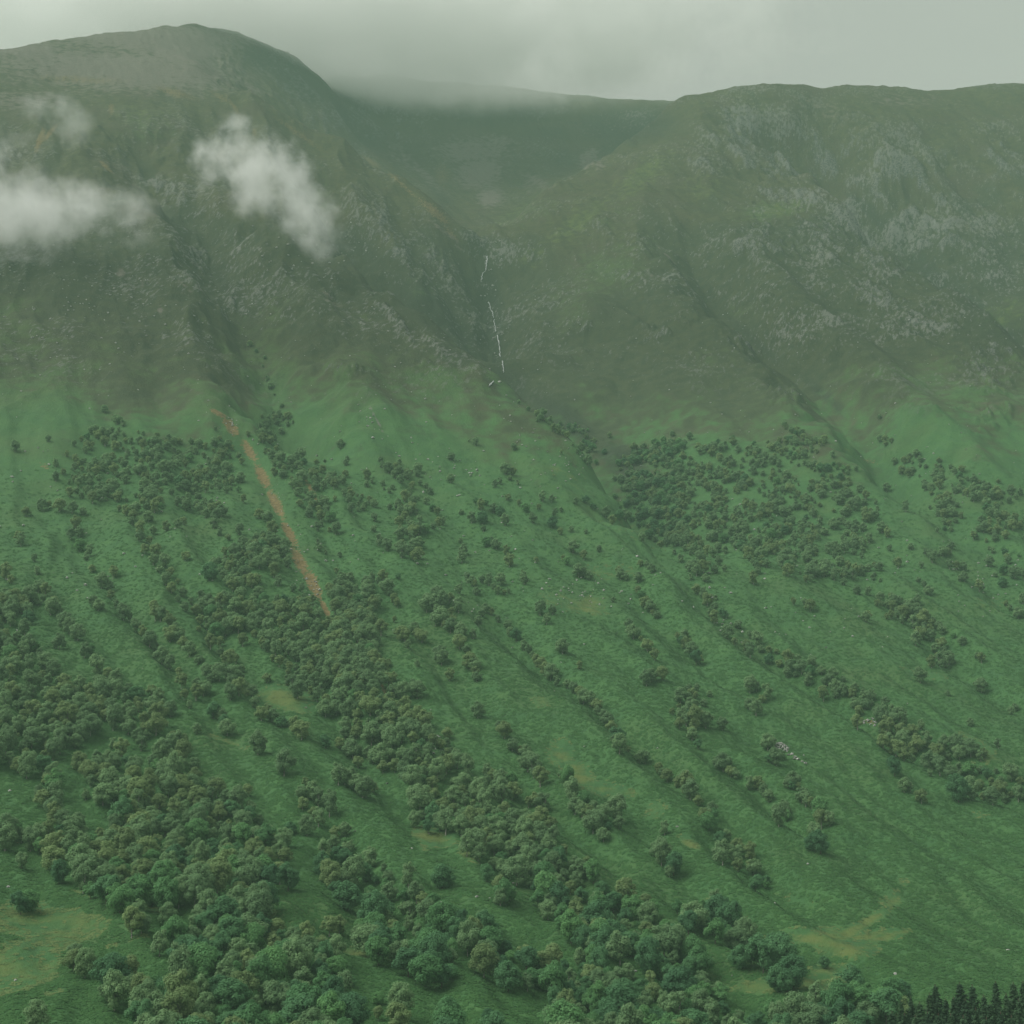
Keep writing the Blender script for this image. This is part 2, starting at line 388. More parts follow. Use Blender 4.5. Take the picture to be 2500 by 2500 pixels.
SOIL = [(412, 780, 22, 6, 25, 1), (435, 805, 26, 11, 50, 1), (470, 850, 34, 12, 55, .85), (496, 900, 36, 13, 60, .9), (520, 950, 38, 12, 60, .95), (545, 1005, 36, 11, 60, .95), (566, 1060, 40, 14, 62, .9), (590, 1100, 40, 14, 62, .95), (615, 1150, 34, 7, 62, .9), (640, 1185, 28, 5, 55, .7),
        (590, 930, 50, 8, 62, .7), (605, 975, 26, 5, 62, .5), (755, 1350, 24, 7, 65, .9), (690, 1245, 34, 6, 58, .75), (660, 1205, 26, 6, 55, .8), (725, 1300, 30, 6, 62, .75), (80, 1230, 20, 5, 0, .0), (85, 880, 22, 8, 20, .6), (75, 265, 8, 34, 20, .8), (95, 250, 30, 6, -50, .8), (210, 205, 10, 22, 0, .6), (200, 315, 24, 6, 40, .8), (330, 175, 70, 14, 15, .6), (440, 200, 40, 8, 55, .6), (420, 185, 50, 10, 30, .55), (560, 250, 80, 9, 35, .6), (480, 250, 8, 18, 0, .6), (820, 400, 60, 14, 42, .7), (760, 350, 70, 8, 40, .6), (850, 440, 40, 8, 40, .6), (700, 305, 40, 10, 35, .6),
        (1640, 1360, 16, 5, 10, .9), (1420, 215, 60, 16, 0, .35), (1640, 870, 40, 8, 10, .5), (150, 150, 150, 14, 3, .55), (1265, 1000, 0.1, .1, 0, 0), (835, 330, 30, 40, 0, .55), (1010, 340, 40, 12, 25, .4), (1720, 740, 10, 10, 0, .0), (600, 1130, 22, 8, 60, .5), (35, 1590, 10, 7, 0, .4)]
soil = blobs(SOIL)
YGR = [(1600, 1790, 70, 22, 0, .9), (1520, 1770, 50, 14, 5, .8), (1680, 1765, 60, 9, -14, .8), (1210, 330, 110, 34, -38, .75), (1090, 420, 120, 34, -36, .72), (1330, 350, 90, 50, 0, .55), (1010, 480, 60, 30, -40, .6), (1480, 395, 80, 16, -8, .9), (1900, 590, 60, 24, -15, .7), (960, 410, 60, 22, -30, .6), (270, 215, 90, 30, 10, .6), (130, 300, 60, 40, 0, .4), (1420, 210, 70, 30, 0, .5), (600, 330, 60, 18, 35, .5), (90, 1740, 170, 45, 5, .62), (50, 1830, 130, 60, 0, .66), (220, 1700, 120, 10, 12, .7), (540, 1320, 55, 26, 15, .95), (1090, 1140, 70, 22, 10, .75), (1160, 1080, 60, 25, 0, .5), (1090, 1460, 40, 22, 30, .9), (1150, 1490, 60, 14, 10, .9), (1060, 1420, 30, 30, 0, .7), (820, 1580, 50, 18, 15, .95), (880, 1610, 30, 14, 40, .8), (1240, 1530, 25, 30, 40, .7), (1300, 1590, 30, 10, 30, .8), (1560, 1770, 60, 20, 5, 1), (1620, 1750, 70, 13, -30, 1), (1640, 1765, 50, 8, -12, 1), (1690, 1690, 20, 40, 30, .6), (1480, 1860, 110, 14, -5, 1), (1560, 1830, 50, 14, 0, .8), (1400, 1770, 60, 16, 10, .6), (690, 1800, 60, 10, 10, .9), (520, 1310, 30, 50, -20, .5), (1010, 1320, 40, 15, 20, .5), (1850, 1420, 60, 25, 20, .5), (1740, 1270, 60, 12, 15, .4), (1860, 1140, 60, 20, 20, .4), (430, 1400, 70, 8, 20, .5), (1560, 900, 80, 30, 10, .4), (1200, 1000, 100, 40, 30, .45), (1070, 900, 70, 30, 30, .45), (1380, 1720, 60, 12, 20, .5), (1850, 1540, 40, 12, 10, .5), (1500, 1700, 60, 10, 20, .5), (1600, 850, 60, 20, 20, .5), (1870, 730, 60, 14, 5, .6)]
ygr = blobs(YGR)
# green (bracken and lush grass) below a ragged line, heather above it, alpine grass on top
gl_ = np.interp(UU, [-300, 0, 150, 300, 420, 520, 560, 700, 850, 950, 1060, 1150, 1300, 1500, 1650, 1800, 2300], [650, 690, 730, 790, 770, 700, 760, 730, 760, 830, 830, 860, 830, 850, 800, 780, 760])
green = sstep(-210, 150, VV - gl_ + nz1 * 170 + nz2 * 110 + nz3 * 90)
green = green * (1 - .8 * blobs([(1010, 745, 60, 30, 40), (1100, 810, 90, 30, 36), (1190, 880, 60, 40, 45)]))
green = np.maximum(green, blobs([(570, 540, 60, 25, 30, .5), (1400, 590, 40, 20, 0, .5), (1150, 500, 120, 60, -25, .75), (1080, 580, 60, 70, -20, .6), (1450, 400, 90, 25, -10, .8), (1900, 590, 60, 30, -20, .9), (200, 660, 60, 25, 0, .6), (60, 650, 50, 40, 0, .5), (600, 790, 80, 60, 0, .9), (1000, 400, 70, 40, -20, .55), (470, 640, 30, 60, -25, .5), (340, 620, 60, 30, 0, .45), (1180, 400, 100, 50, -20, .5), (280, 250, 80, 40, 0, .6), (620, 380, 60, 30, 20, .4), (800, 540, 60, 40, 30, .5), (1330, 740, 40, 60, 0, .4), (870, 560, 30, 40, 0, .3)]) * (0.75 + 0.7 * nz3))
heather = (1 - green) * sstep(330, 480, VV - 0.10 * (UU - 400) * (UU < 1200) + 90 * nz1)
heather = np.clip(heather + (1 - green) * 0.6 * sstep(430, 330, VV) * sstep(0.05, 0.5, nz3), 0, 1)
heather = np.maximum(heather, (1 - green) * blobs([(850, 190, 260, 50, 0, .5)]))

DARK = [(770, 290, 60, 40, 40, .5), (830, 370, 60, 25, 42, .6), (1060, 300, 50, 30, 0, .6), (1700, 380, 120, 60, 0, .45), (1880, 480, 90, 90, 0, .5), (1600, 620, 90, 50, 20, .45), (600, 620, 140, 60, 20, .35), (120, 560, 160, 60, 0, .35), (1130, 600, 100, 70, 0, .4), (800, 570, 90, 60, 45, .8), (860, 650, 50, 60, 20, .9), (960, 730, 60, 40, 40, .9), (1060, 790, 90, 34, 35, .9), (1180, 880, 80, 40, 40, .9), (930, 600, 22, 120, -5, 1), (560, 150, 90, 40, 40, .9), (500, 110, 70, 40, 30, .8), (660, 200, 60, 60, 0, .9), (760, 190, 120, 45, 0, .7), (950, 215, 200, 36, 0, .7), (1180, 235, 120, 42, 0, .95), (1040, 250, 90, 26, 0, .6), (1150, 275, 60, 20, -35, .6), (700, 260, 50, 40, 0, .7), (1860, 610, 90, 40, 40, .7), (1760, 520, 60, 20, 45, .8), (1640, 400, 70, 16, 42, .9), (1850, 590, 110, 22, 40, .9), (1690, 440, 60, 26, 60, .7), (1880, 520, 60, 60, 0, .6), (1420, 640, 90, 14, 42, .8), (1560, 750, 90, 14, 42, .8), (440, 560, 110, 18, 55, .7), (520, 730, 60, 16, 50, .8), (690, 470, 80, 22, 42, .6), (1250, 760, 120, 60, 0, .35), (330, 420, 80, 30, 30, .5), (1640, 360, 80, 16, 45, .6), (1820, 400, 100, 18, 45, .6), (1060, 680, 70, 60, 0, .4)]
dark = blobs(DARK)  # dark scrub and wet rock, plus gully shade painted into the cover colour
# crag relief where rock shows: ribs and steps down the fall line
rk = sstep(0.35, 0.75, rock + nz2 * 0.5)
H += rk * (ridged(TT / 10, SS / 30, 4, 51) * 7.0 + fbm(GXc / 6, GYc / 6, 3, 52) * 2.0)
H += high * (1 - 0.5 * rk) * (fbm(TT / 15, SS / 40, 3, 53) * 2.0)
Ha = np.gradient(H, AC, axis=1); Hy = np.gradient(H, YR, axis=0)
slope = np.hypot(Ha / GYc, Hy - AC[None, :] / GYc * Ha)
def blur(a, r, ax):
    c = np.cumsum(np.concatenate([np.repeat(np.take(a, [0], ax), r + 1, ax), a, np.repeat(np.take(a, [-1], ax), r, ax)], ax), ax)
    n_ = a.shape[ax]
    return (np.take(c, range(2 * r + 1, 2 * r + 1 + n_), ax) - np.take(c, range(0, n_), ax)) / (2 * r + 1)
conv = H - blur(blur(H, 5, 0), 5, 1)
steep = sstep(.95, 1.75, blur(blur(slope, 1, 0), 1, 1))
rock = np.clip(rock * .78 * (.55 + .6 * sstep(.6, 1.4, slope)) + high * steep * .12 + high * np.clip(conv / 9, -.25, .3), 0, 1)
sc = sstep(0.3, 0.7, soil)
H -= sc * low * 0.8
UU, VV = proj(GXc, GYc, H)

def grid_mesh(name):
    nv = NR * NC
    co = np.stack([GXc.ravel(), GYc.ravel(), H.ravel()], 1).astype(np.float32)
    i, j = np.meshgrid(np.arange(NR - 1), np.arange(NC - 1), indexing='ij')
    a = (i * NC + j).ravel()
    quads = np.stack([a, a + 1, a + 1 + NC, a + NC], 1).astype(np.int32)
    me = bpy.data.meshes.new(name)
    me.vertices.add(nv); me.vertices.foreach_set('co', co.ravel())
    me.loops.add(quads.size); me.loops.foreach_set('vertex_index', quads.ravel())
    me.polygons.add(len(quads))
    me.polygons.foreach_set('loop_start', np.arange(0, quads.size, 4, dtype=np.int32))
    me.polygons.foreach_set('use_smooth', np.ones(len(quads), dtype=bool))
    me.update(calc_edges=True)
    return me

def color_attr(me, name, chans):
    at = me.color_attributes.new(name, 'FLOAT_COLOR', 'POINT')
    d = np.stack([c.ravel() for c in chans], 1).astype(np.float32)
    at.data.foreach_set('color', np.clip(d, 0, 1).ravel())

# ------------------------------------------------------------------ materials
def new_mat(name):
    m = bpy.data.materials.new(name); m.use_nodes = True
    nt = m.node_tree
    b = nt.nodes['Principled BSDF']
    b.inputs['Roughness'].default_value = 0.9
    b.inputs['Specular IOR Level'].default_value = 0.15
    return m, nt, nt.nodes, nt.links, b

def nnode(nodes, kind, **kw):
    nd = nodes.new(kind)
    for k, v in kw.items(): setattr(nd, k, v)
    return nd

def noise(nt, vec, scale, detail=4, rough=0.55):
    nd = nt.nodes.new('ShaderNodeTexNoise')
    nd.inputs['Scale'].default_value = scale; nd.inputs['Detail'].default_value = detail; nd.inputs['Roughness'].default_value = rough
    nt.links.new(vec, nd.inputs['Vector'])
    return nd.outputs['Fac']

def math_(nt, op, a, b=None, clamp=False):
    nd = nt.nodes.new('ShaderNodeMath'); nd.operation = op; nd.use_clamp = clamp
    for k, x in enumerate((a, b)):
        if x is None: continue
        if isinstance(x, (int, float)): nd.inputs[k].default_value = x
        else: nt.links.new(x, nd.inputs[k])
    return nd.outputs[0]

def mapr(nt, x, a, b, c=0.0, d=1.0, smooth=True):
    nd = nt.nodes.new('ShaderNodeMapRange'); nd.interpolation_type = 'SMOOTHSTEP' if smooth else 'LINEAR'
    nt.links.new(x, nd.inputs['Value'])
    for k, val in zip(('From Min', 'From Max', 'To Min', 'To Max'), (a, b, c, d)): nd.inputs[k].default_value = val
    return nd.outputs['Result']

def mixc(nt, f, a, b):
    nd = nt.nodes.new('ShaderNodeMixRGB')
    for k, x in zip(('Fac', 'Color1', 'Color2'), (f, a, b)):
        if isinstance(x, tuple): nd.inputs[k].default_value = (*x, 1)
        elif isinstance(x, (int, float)): nd.inputs[k].default_value = x
        else: nt.links.new(x, nd.inputs[k])
    return nd.outputs['Color']

mt, nt, nodes, links, bsdf = new_mat('hillside')
tc = nnode(nodes, 'ShaderNodeTexCoord'); pos = tc.outputs['Object']
at1 = nnode(nodes, 'ShaderNodeAttribute', attribute_name='cover_a'); at2 = nnode(nodes, 'ShaderNodeAttribute', attribute_name='cover_b')
s1 = nnode(nodes, 'ShaderNodeSeparateColor'); s2 = nnode(nodes, 'ShaderNodeSeparateColor')
links.new(at1.outputs['Color'], s1.inputs[0]); links.new(at2.outputs['Color'], s2.inputs[0])
m_green, m_heath, m_rock, m_scree = s1.outputs[0], s1.outputs[1], s1.outputs[2], at1.outputs['Alpha']
m_soil, m_ygr = s2.outputs[0], s2.outputs[1]
nA = noise(nt, pos, 0.02, 6); nB = noise(nt, pos, 0.11, 6); nC = noise(nt, pos, 0.5, 5, .65); nD = noise(nt, pos, 1.6, 3, .7)
mpg = nnode(nodes, 'ShaderNodeMapping'); mpg.inputs['Rotation'].default_value = (0, 0, math.radians(21.7)); links.new(pos, mpg.inputs['Vector'])
mps = nnode(nodes, 'ShaderNodeMapping'); mps.inputs['Scale'].default_value = (1, 0.3, 0.25); links.new(mpg.outputs[0], mps.inputs['Vector'])
nS = noise(nt, mps.outputs[0], 0.16, 6, .65)
c_alp = mixc(nt, mapr(nt, nB, .3, .7), (0.050, 0.062, 0.028), (0.082, 0.094, 0.037))
c_alp = mixc(nt, mapr(nt, nA, .45, .7), c_alp, (0.074, 0.077, 0.043))
c_hea = mixc(nt, mapr(nt, nB, .3, .7), (0.032, 0.051, 0.024), (0.058, 0.074, 0.034))
c_hea = mixc(nt, mapr(nt, nC, .5, .75, 0, .5), c_hea, (0.062, 0.088, 0.038))
c_grn = mixc(nt, mapr(nt, nB, .25, .75), (0.040, 0.114, 0.038), (0.057, 0.142, 0.043))
c_grn = mixc(nt, mapr(nt, nA, .45, .75, 0, .8), c_grn, (0.064, 0.122, 0.040))
c_grn = mixc(nt, mapr(nt, nC, .5, .7, 0, .45), c_grn, (0.024, 0.070, 0.030))
m_high = s2.outputs[2]
c_grn = mixc(nt, math_(nt, 'MULTIPLY', m_high, .75), c_grn, mixc(nt, mapr(nt, nB, .3, .7), (0.052, 0.090, 0.034), (0.078, 0.118, 0.041)))
c_ygr = mixc(nt, mapr(nt, nB, .3, .7), (0.074, 0.132, 0.038), (0.104, 0.143, 0.043))
c_roc = mixc(nt, mapr(nt, nC, .38, .62), (0.034, 0.044, 0.034), (0.150, 0.156, 0.138))
c_scr = mixc(nt, mapr(nt, nC, .35, .7), (0.130, 0.130, 0.116), (0.215, 0.208, 0.190))
c_soi = mixc(nt, mapr(nt, nC, .35, .65), (0.108, 0.084, 0.034), (0.190, 0.146, 0.064))
def ragged(mask, nz, k, a, b):
    x = math_(nt, 'ADD', mask, math_(nt, 'MULTIPLY', math_(nt, 'SUBTRACT', nz, 0.5), k))
    return mapr(nt, x, a, b)
col = c_alp
col = mixc(nt, ragged(m_heath, nB, 1.2, .25, .8), col, c_hea)
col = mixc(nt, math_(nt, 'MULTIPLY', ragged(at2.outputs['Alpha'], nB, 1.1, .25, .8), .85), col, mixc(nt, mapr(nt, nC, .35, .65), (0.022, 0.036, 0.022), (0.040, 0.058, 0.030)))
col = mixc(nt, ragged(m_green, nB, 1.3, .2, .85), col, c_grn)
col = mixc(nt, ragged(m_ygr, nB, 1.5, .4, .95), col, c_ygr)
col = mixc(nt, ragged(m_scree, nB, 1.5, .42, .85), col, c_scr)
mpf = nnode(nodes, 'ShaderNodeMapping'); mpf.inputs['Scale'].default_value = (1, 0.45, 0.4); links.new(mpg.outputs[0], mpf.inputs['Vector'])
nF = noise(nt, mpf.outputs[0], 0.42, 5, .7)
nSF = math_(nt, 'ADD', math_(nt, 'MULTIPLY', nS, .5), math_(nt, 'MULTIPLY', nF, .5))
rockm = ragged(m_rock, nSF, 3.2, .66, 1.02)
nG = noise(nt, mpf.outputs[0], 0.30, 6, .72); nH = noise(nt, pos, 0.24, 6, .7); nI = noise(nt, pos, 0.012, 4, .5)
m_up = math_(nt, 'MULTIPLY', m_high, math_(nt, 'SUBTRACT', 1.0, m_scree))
col = mixc(nt, math_(nt, 'MULTIPLY', m_up, mapr(nt, nH, .53, .66, 0, .75)), col, (0.026, 0.040, 0.022))  # dark specks: heather clumps, with small shadows painted into the colour
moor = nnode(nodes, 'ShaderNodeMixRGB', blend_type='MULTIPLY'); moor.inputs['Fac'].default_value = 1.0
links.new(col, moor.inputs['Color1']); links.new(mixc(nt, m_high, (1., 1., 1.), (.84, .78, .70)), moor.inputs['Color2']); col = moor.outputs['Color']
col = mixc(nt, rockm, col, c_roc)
spk = math_(nt, 'ADD', nG, math_(nt, 'MULTIPLY', math_(nt, 'SUBTRACT', nI, .5), .45))
spk = math_(nt, 'ADD', spk, math_(nt, 'MULTIPLY', m_rock, .10))
col = mixc(nt, math_(nt, 'MULTIPLY', m_up, mapr(nt, spk, .585, .665, 0, .75)), col, mixc(nt, mapr(nt, nD, .35, .65), (0.10, 0.108, 0.095), (0.215, 0.222, 0.20)))
col = mixc(nt, ragged(m_soil, nC, 1.3, .42, .7), col, c_soi)
alb = nnode(nodes, 'ShaderNodeMixRGB', blend_type='MULTIPLY'); alb.inputs['Fac'].default_value = 1.0; alb.inputs['Color2'].default_value = (.86, .86, .85, 1)
links.new(col, alb.inputs['Color1']); links.new(alb.outputs['Color'], bsdf.inputs['Base Color'])
hgt = math_(nt, 'ADD', math_(nt, 'MULTIPLY', nC, 1.0), math_(nt, 'MULTIPLY', nD, 0.35))
bmp = nnode(nodes, 'ShaderNodeBump'); bmp.inputs['Strength'].default_value = 1.0; bmp.inputs['Distance'].default_value = 0.7
links.new(math_(nt, 'ADD', math_(nt, 'MULTIPLY', m_high, 1.2), .6), bmp.inputs['Distance']); links.new(hgt, bmp.inputs['Height']); links.new(bmp.outputs['Normal'], bsdf.inputs['Normal'])

me = grid_mesh('terrain')
color_attr(me, 'cover_a', (green, heather, rock, scree))
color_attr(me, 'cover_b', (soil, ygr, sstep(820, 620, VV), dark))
me.materials.append(mt)
terrain = bpy.data.objects.new('terrain', me)
COL.objects.link(terrain)
terrain['kind'] = 'structure'
# ------------------------------------------------------------------ tree kinds
def leaf_mat(name, c0, c1, c2):
    m, nt, nodes, links, b = new_mat(name)
    oi = nnode(nodes, 'ShaderNodeObjectInfo')
    tc = nnode(nodes, 'ShaderNodeTexCoord')
    n1 = noise(nt, tc.outputs['Object'], 0.9, 3, .6)
    c = mixc(nt, mapr(nt, n1, .35, .7, 0, .6), mixc(nt, oi.outputs['Random'], tuple(q * .84 for q in c0), tuple(q * 1.14 for q in c1)), c2)
    links.new(c, b.inputs['Base Color'])
    b.inputs['Roughness'].default_value = 0.75
    tr = nnode(nodes, 'ShaderNodeBsdfTranslucent'); links.new(c, tr.inputs['Color'])
    mx = nnode(nodes, 'ShaderNodeMixShader'); mx.inputs[0].default_value = .5
    links.new(b.outputs[0], mx.inputs[1]); links.new(tr.outputs[0], mx.inputs[2])
    links.new(mx.outputs[0], nodes['Material Output'].inputs['Surface'])
    return m
def bark_mat(name, c0, c1):
    m, nt, nodes, links, b = new_mat(name)
    tc = nnode(nodes, 'ShaderNodeTexCoord')
    links.new(mixc(nt, mapr(nt, noise(nt, tc.outputs['Object'], 3.0, 4), .4, .65), c0, c1), b.inputs['Base Color'])
    return m
LEAF = {
    'grey-green': leaf_mat('birch_leaves_grey', (0.162, 0.282, 0.133), (0.197, 0.320, 0.145), (0.146, 0.282, 0.135)),
    'olive': leaf_mat('birch_leaves_olive', (0.193, 0.289, 0.119), (0.224, 0.318, 0.131), (0.169, 0.289, 0.121)),
    'fresh green': leaf_mat('alder_leaves_fresh', (0.111, 0.274, 0.109), (0.143, 0.308, 0.109), (0.097, 0.247, 0.102)),
    'dark green': leaf_mat('alder_leaves_dark', (0.083, 0.211, 0.098), (0.106, 0.241, 0.102), (0.075, 0.194, 0.092)),
    'spruce': leaf_mat('spruce_needles', (0.045, 0.098, 0.050), (0.065, 0.129, 0.057), (0.040, 0.087, 0.048)),
}
BARK = {'birch': bark_mat('birch_bark', (0.30, 0.29, 0.26), (0.07, 0.065, 0.06)), 'alder': bark_mat('alder_bark', (0.085, 0.075, 0.06), (0.05, 0.045, 0.04)), 'spruce': bark_mat('spruce_bark', (0.09, 0.06, 0.045), (0.05, 0.04, 0.03))}

def raw_mesh(name, co, faces3=None, faces4=None, mats=(), smooth=False, matidx=None):
    me = bpy.data.meshes.new(name)
    co = np.asarray(co, np.float32)
    f3 = np.zeros((0, 3), np.int32) if faces3 is None else np.asarray(faces3, np.int32)
    f4 = np.zeros((0, 4), np.int32) if faces4 is None else np.asarray(faces4, np.int32)
    loops = np.concatenate([f3.ravel(), f4.ravel()])
    starts = np.concatenate([np.arange(len(f3)) * 3, len(f3) * 3 + np.arange(len(f4)) * 4]).astype(np.int32)
    me.vertices.add(len(co)); me.vertices.foreach_set('co', co.ravel())
    me.loops.add(len(loops)); me.loops.foreach_set('vertex_index', loops)
    me.polygons.add(len(starts)); me.polygons.foreach_set('loop_start', starts)
    me.polygons.foreach_set('use_smooth', np.full(len(starts), smooth))
    for m in mats: me.materials.append(m)
    me.update(calc_edges=True)
    return me

def ico(sub=1):
    import bmesh
    bm = bmesh.new(); bmesh.ops.create_icosphere(bm, subdivisions=sub, radius=1)
    v = np.array([p.co[:] for p in bm.verts]); f = np.array([[q.index for q in p.verts] for p in bm.faces]); bm.free()
    return v, f
ICO1 = ico(1); ICO2 = ico(2)

def tube(path, radii, sides=6):
    path = np.asarray(path, float); v = []; f = []
    for i, (p, r) in enumerate(zip(path, radii)):
        d = path[min(i + 1, len(path) - 1)] - path[max(i - 1, 0)]; d /= np.linalg.norm(d)
        a = np.cross(d, (0.3, 0.9, 0.1)); a /= np.linalg.norm(a); b = np.cross(d, a)
        for k in range(sides):
            t = 2 * math.pi * k / sides
            v.append(p + r * (math.cos(t) * a + math.sin(t) * b))
    for i in range(len(path) - 1):
        for k in range(sides):
            f.append((i * sides + k, i * sides + (k + 1) % sides, (i + 1) * sides + (k + 1) % sides, (i + 1) * sides + k))
    return np.array(v), np.array(f)

def leaf_quads(pos, nrm, size, rg):
    n = len(pos)
    nrm = nrm / np.linalg.norm(nrm, axis=1, keepdims=True)
    a = np.cross(nrm, rg.normal(size=(n, 3))); a /= np.linalg.norm(a, axis=1, keepdims=True) + 1e-9
    b = np.cross(nrm, a)
    s = size[:, None]
    q = np.stack([pos - a * s - b * s * .7, pos + a * s * .8 - b * s * .5, pos + a * s + b * s * .7, pos - a * s * .7 + b * s * .6], 1)
    return q.reshape(-1, 3), np.arange(4 * n).reshape(n, 4)

def make_broadleaf(seed, width, height, lobes, leaf, barkm, leaves=210, lsize=0.22):
    rg = np.random.default_rng(seed)
    cz0 = height * 0.55; hw = width / 2; hh = height * 0.46
    cents = []; rad = []
    tries = 0
    while len(cents) < lobes and tries < 4000:
        tries += 1
        d = rg.normal(size=3); d /= np.linalg.norm(d)
        k = rg.random() ** 0.42
        taper = 1.0 - 0.28 * max(0, d[2]) * k
        p = np.array([d[0] * hw * .74 * k * taper, d[1] * hw * .74 * k * taper, cz0 + d[2] * hh * .78 * k])
        r = rg.uniform(.16, .27) * width * (1.05 - .35 * k)
        if any(np.linalg.norm(p - q) < 0.55 * (r + s) * .8 for q, s in zip(cents, rad)): continue
        cents.append(p); rad.append(r)
    ctr = np.array([0, 0, cz0 - .1 * height])
    Pq = []; Nq = []; Sq = []
    V = []; F3 = []; off = 0
    for p, r in zip(cents, rad):
        v, f = ICO1
        vv = v * r * .62 * (1 + .14 * rg.normal(size=(len(v), 1))) * np.array([1, 1, .85]) + p
        V.append(vv); F3.append(f + off); off += len(vv)
        nl = int(leaves * (r / (.2 * width)) ** 2)
        d = rg.normal(size=(nl, 3)); out = (p - ctr); out = out / (np.linalg.norm(out) + 1e-6)
        d = d / np.linalg.norm(d, axis=1, keepdims=True) + out * .45 + np.array([0, 0, .22])
        d /= np.linalg.norm(d, axis=1, keepdims=True)
        rr = r * rg.uniform(.72, 1.14, (nl, 1)) * np.where(rg.random((nl, 1)) < .1, 1.18, 1)
        Pq.append(p + d * rr * np.array([1, 1, .88])); Nq.append(d + rg.normal(size=(nl, 3)) * .24 + np.array([0, 0, .35])); Sq.append(rg.uniform(.6, 1.25, nl) * lsize)
    qv, qf = leaf_quads(np.concatenate(Pq), np.concatenate(Nq), np.concatenate(Sq), rg)
    qv[:, 2] = np.maximum(qv[:, 2], 0.15)
    crown = raw_mesh('crown', np.concatenate([np.concatenate(V), qv]), np.concatenate(F3), qf + off, [leaf])
    # trunk and limbs as one branching mesh
    TV = []; TF = []; o = 0
    lean = rg.normal(size=2) * .35
    top = np.array([lean[0], lean[1], height * .72])
    path = [np.array([0, 0, -.8]), np.array([lean[0] * .1, lean[1] * .1, height * .15]), np.array([lean[0] * .5, lean[1] * .5, height * .42]), top]
    v, f = tube(path, [.024 * height, .019 * height, .012 * height, .004 * height]); TV.append(v); TF.append(f); o += len(v)
    for i in rg.permutation(len(cents))[:7]:
        b0 = path[1] + (path[2] - path[1]) * rg.random(); e = cents[i]
        m = (b0 + e) / 2 + np.array([0, 0, -.15 * height * rg.random() * .5])
        v, f = tube([b0, m, e], [.010 * height, .007 * height, .003 * height], 5); TV.append(v); TF.append(f + o); o += len(v)
    trunk = raw_mesh('trunk', np.concatenate(TV), None, np.concatenate(TF), [barkm], True)
    return crown, trunk

def make_spruce(seed, height, width, leaf, barkm):
    rg = np.random.default_rng(seed)
    Pq = []; Nq = []; Sq = []; V = []; F3 = []; off = 0
    z = height * .10
    while z < height * .97:
        k = 1 - z / height
        rr = width / 2 * (k ** .8) * rg.uniform(.78, 1.12)
        nb = max(4, int(9 * k + 4))
        a0 = rg.random() * 6.28
        for b in range(nb):
            a = a0 + 6.28 * b / nb + rg.normal() * .2
            L = rr * rg.uniform(.7, 1.15)
            droop = .28 * L
            m = int(10 + 16 * k)
            t = rg.random(m) ** .7
            px = np.cos(a) * L * t; py = np.sin(a) * L * t; pz = z - droop * t ** 1.4 + .12 * L * t * (t > .8)
            side = rg.normal(size=m) * .16 * L * (1 - .5 * t)
            Pq.append(np.stack([px - np.sin(a) * side, py + np.cos(a) * side, pz + rg.normal(size=m) * .08], 1))
            Nq.append(np.stack([np.cos(a) * .5 + rg.normal(size=m) * .4, np.sin(a) * .5 + rg.normal(size=m) * .4, .8 + rg.normal(size=m) * .3], 1))
            Sq.append(rg.uniform(.16, .34, m) * (0.7 + .5 * k))
        z += height * .030 * (0.6 + k)
    qv, qf = leaf_quads(np.concatenate(Pq), np.concatenate(Nq), np.concatenate(Sq), rg)
    n = 9
    core = [(0, 0, height)] + [(width * .17 * (1 - h) * math.cos(6.28 * i / n) + .05, width * .17 * (1 - h) * math.sin(6.28 * i / n), height * h) for h in (.66, .33, .12) for i in range(n)]
    cf = [(0, 1 + i, 1 + (i + 1) % n) for i in range(n)]
    c4 = [(1 + r * n + i, 1 + (r + 1) * n + i, 1 + (r + 1) * n + (i + 1) % n, 1 + r * n + (i + 1) % n) for r in range(2) for i in range(n)]
    crown = raw_mesh('crown', np.concatenate([np.array(core), qv]), cf, np.concatenate([np.array(c4), qf + len(core)]), [leaf])
    v, f = tube([(0, 0, -.8), (0, 0, height * .5), (0, 0, height * .99)], [.018 * height, .011 * height, .002 * height])
    return crown, raw_mesh('trunk', v, None, f, [barkm], True)

VAR = []      # (kind, colour word, crown mesh, trunk mesh)
for k in range(5): VAR.append(('birch', 'grey-green', *make_broadleaf(100 + k, (7.6, 8.4, 7.0, 8.8, 6.4)[k], (8.4, 8.0, 8.8, 8.6, 8.2)[k], (17, 20, 15, 22, 14)[k], LEAF['grey-green'], BARK['birch'])))
for k in range(4): VAR.append(('birch', 'olive', *make_broadleaf(200 + k, (7.2, 8.6, 6.6, 8.0)[k], (8.8, 8.2, 8.6, 7.8)[k], (16, 20, 14, 18)[k], LEAF['olive'], BARK['birch'])))
for k in range(3): VAR.append(('alder', 'fresh green', *make_broadleaf(300 + k, (8.0, 9.0, 7.2)[k], (8.8, 8.4, 8.6)[k], (18, 22, 16)[k], LEAF['fresh green'], BARK['alder'], 225)))
for k in range(3): VAR.append(('alder', 'dark green', *make_broadleaf(400 + k, (8.4, 9.2, 7.6)[k], (8.4, 8.8, 8.6)[k], (18, 22, 17)[k], LEAF['dark green'], BARK['alder'], 225)))
SPR = [(make_spruce(500 + k, 18.0, (7.2, 6.4, 8.0, 5.6)[k], LEAF['spruce'], BARK['spruce'])) for k in range(4)]

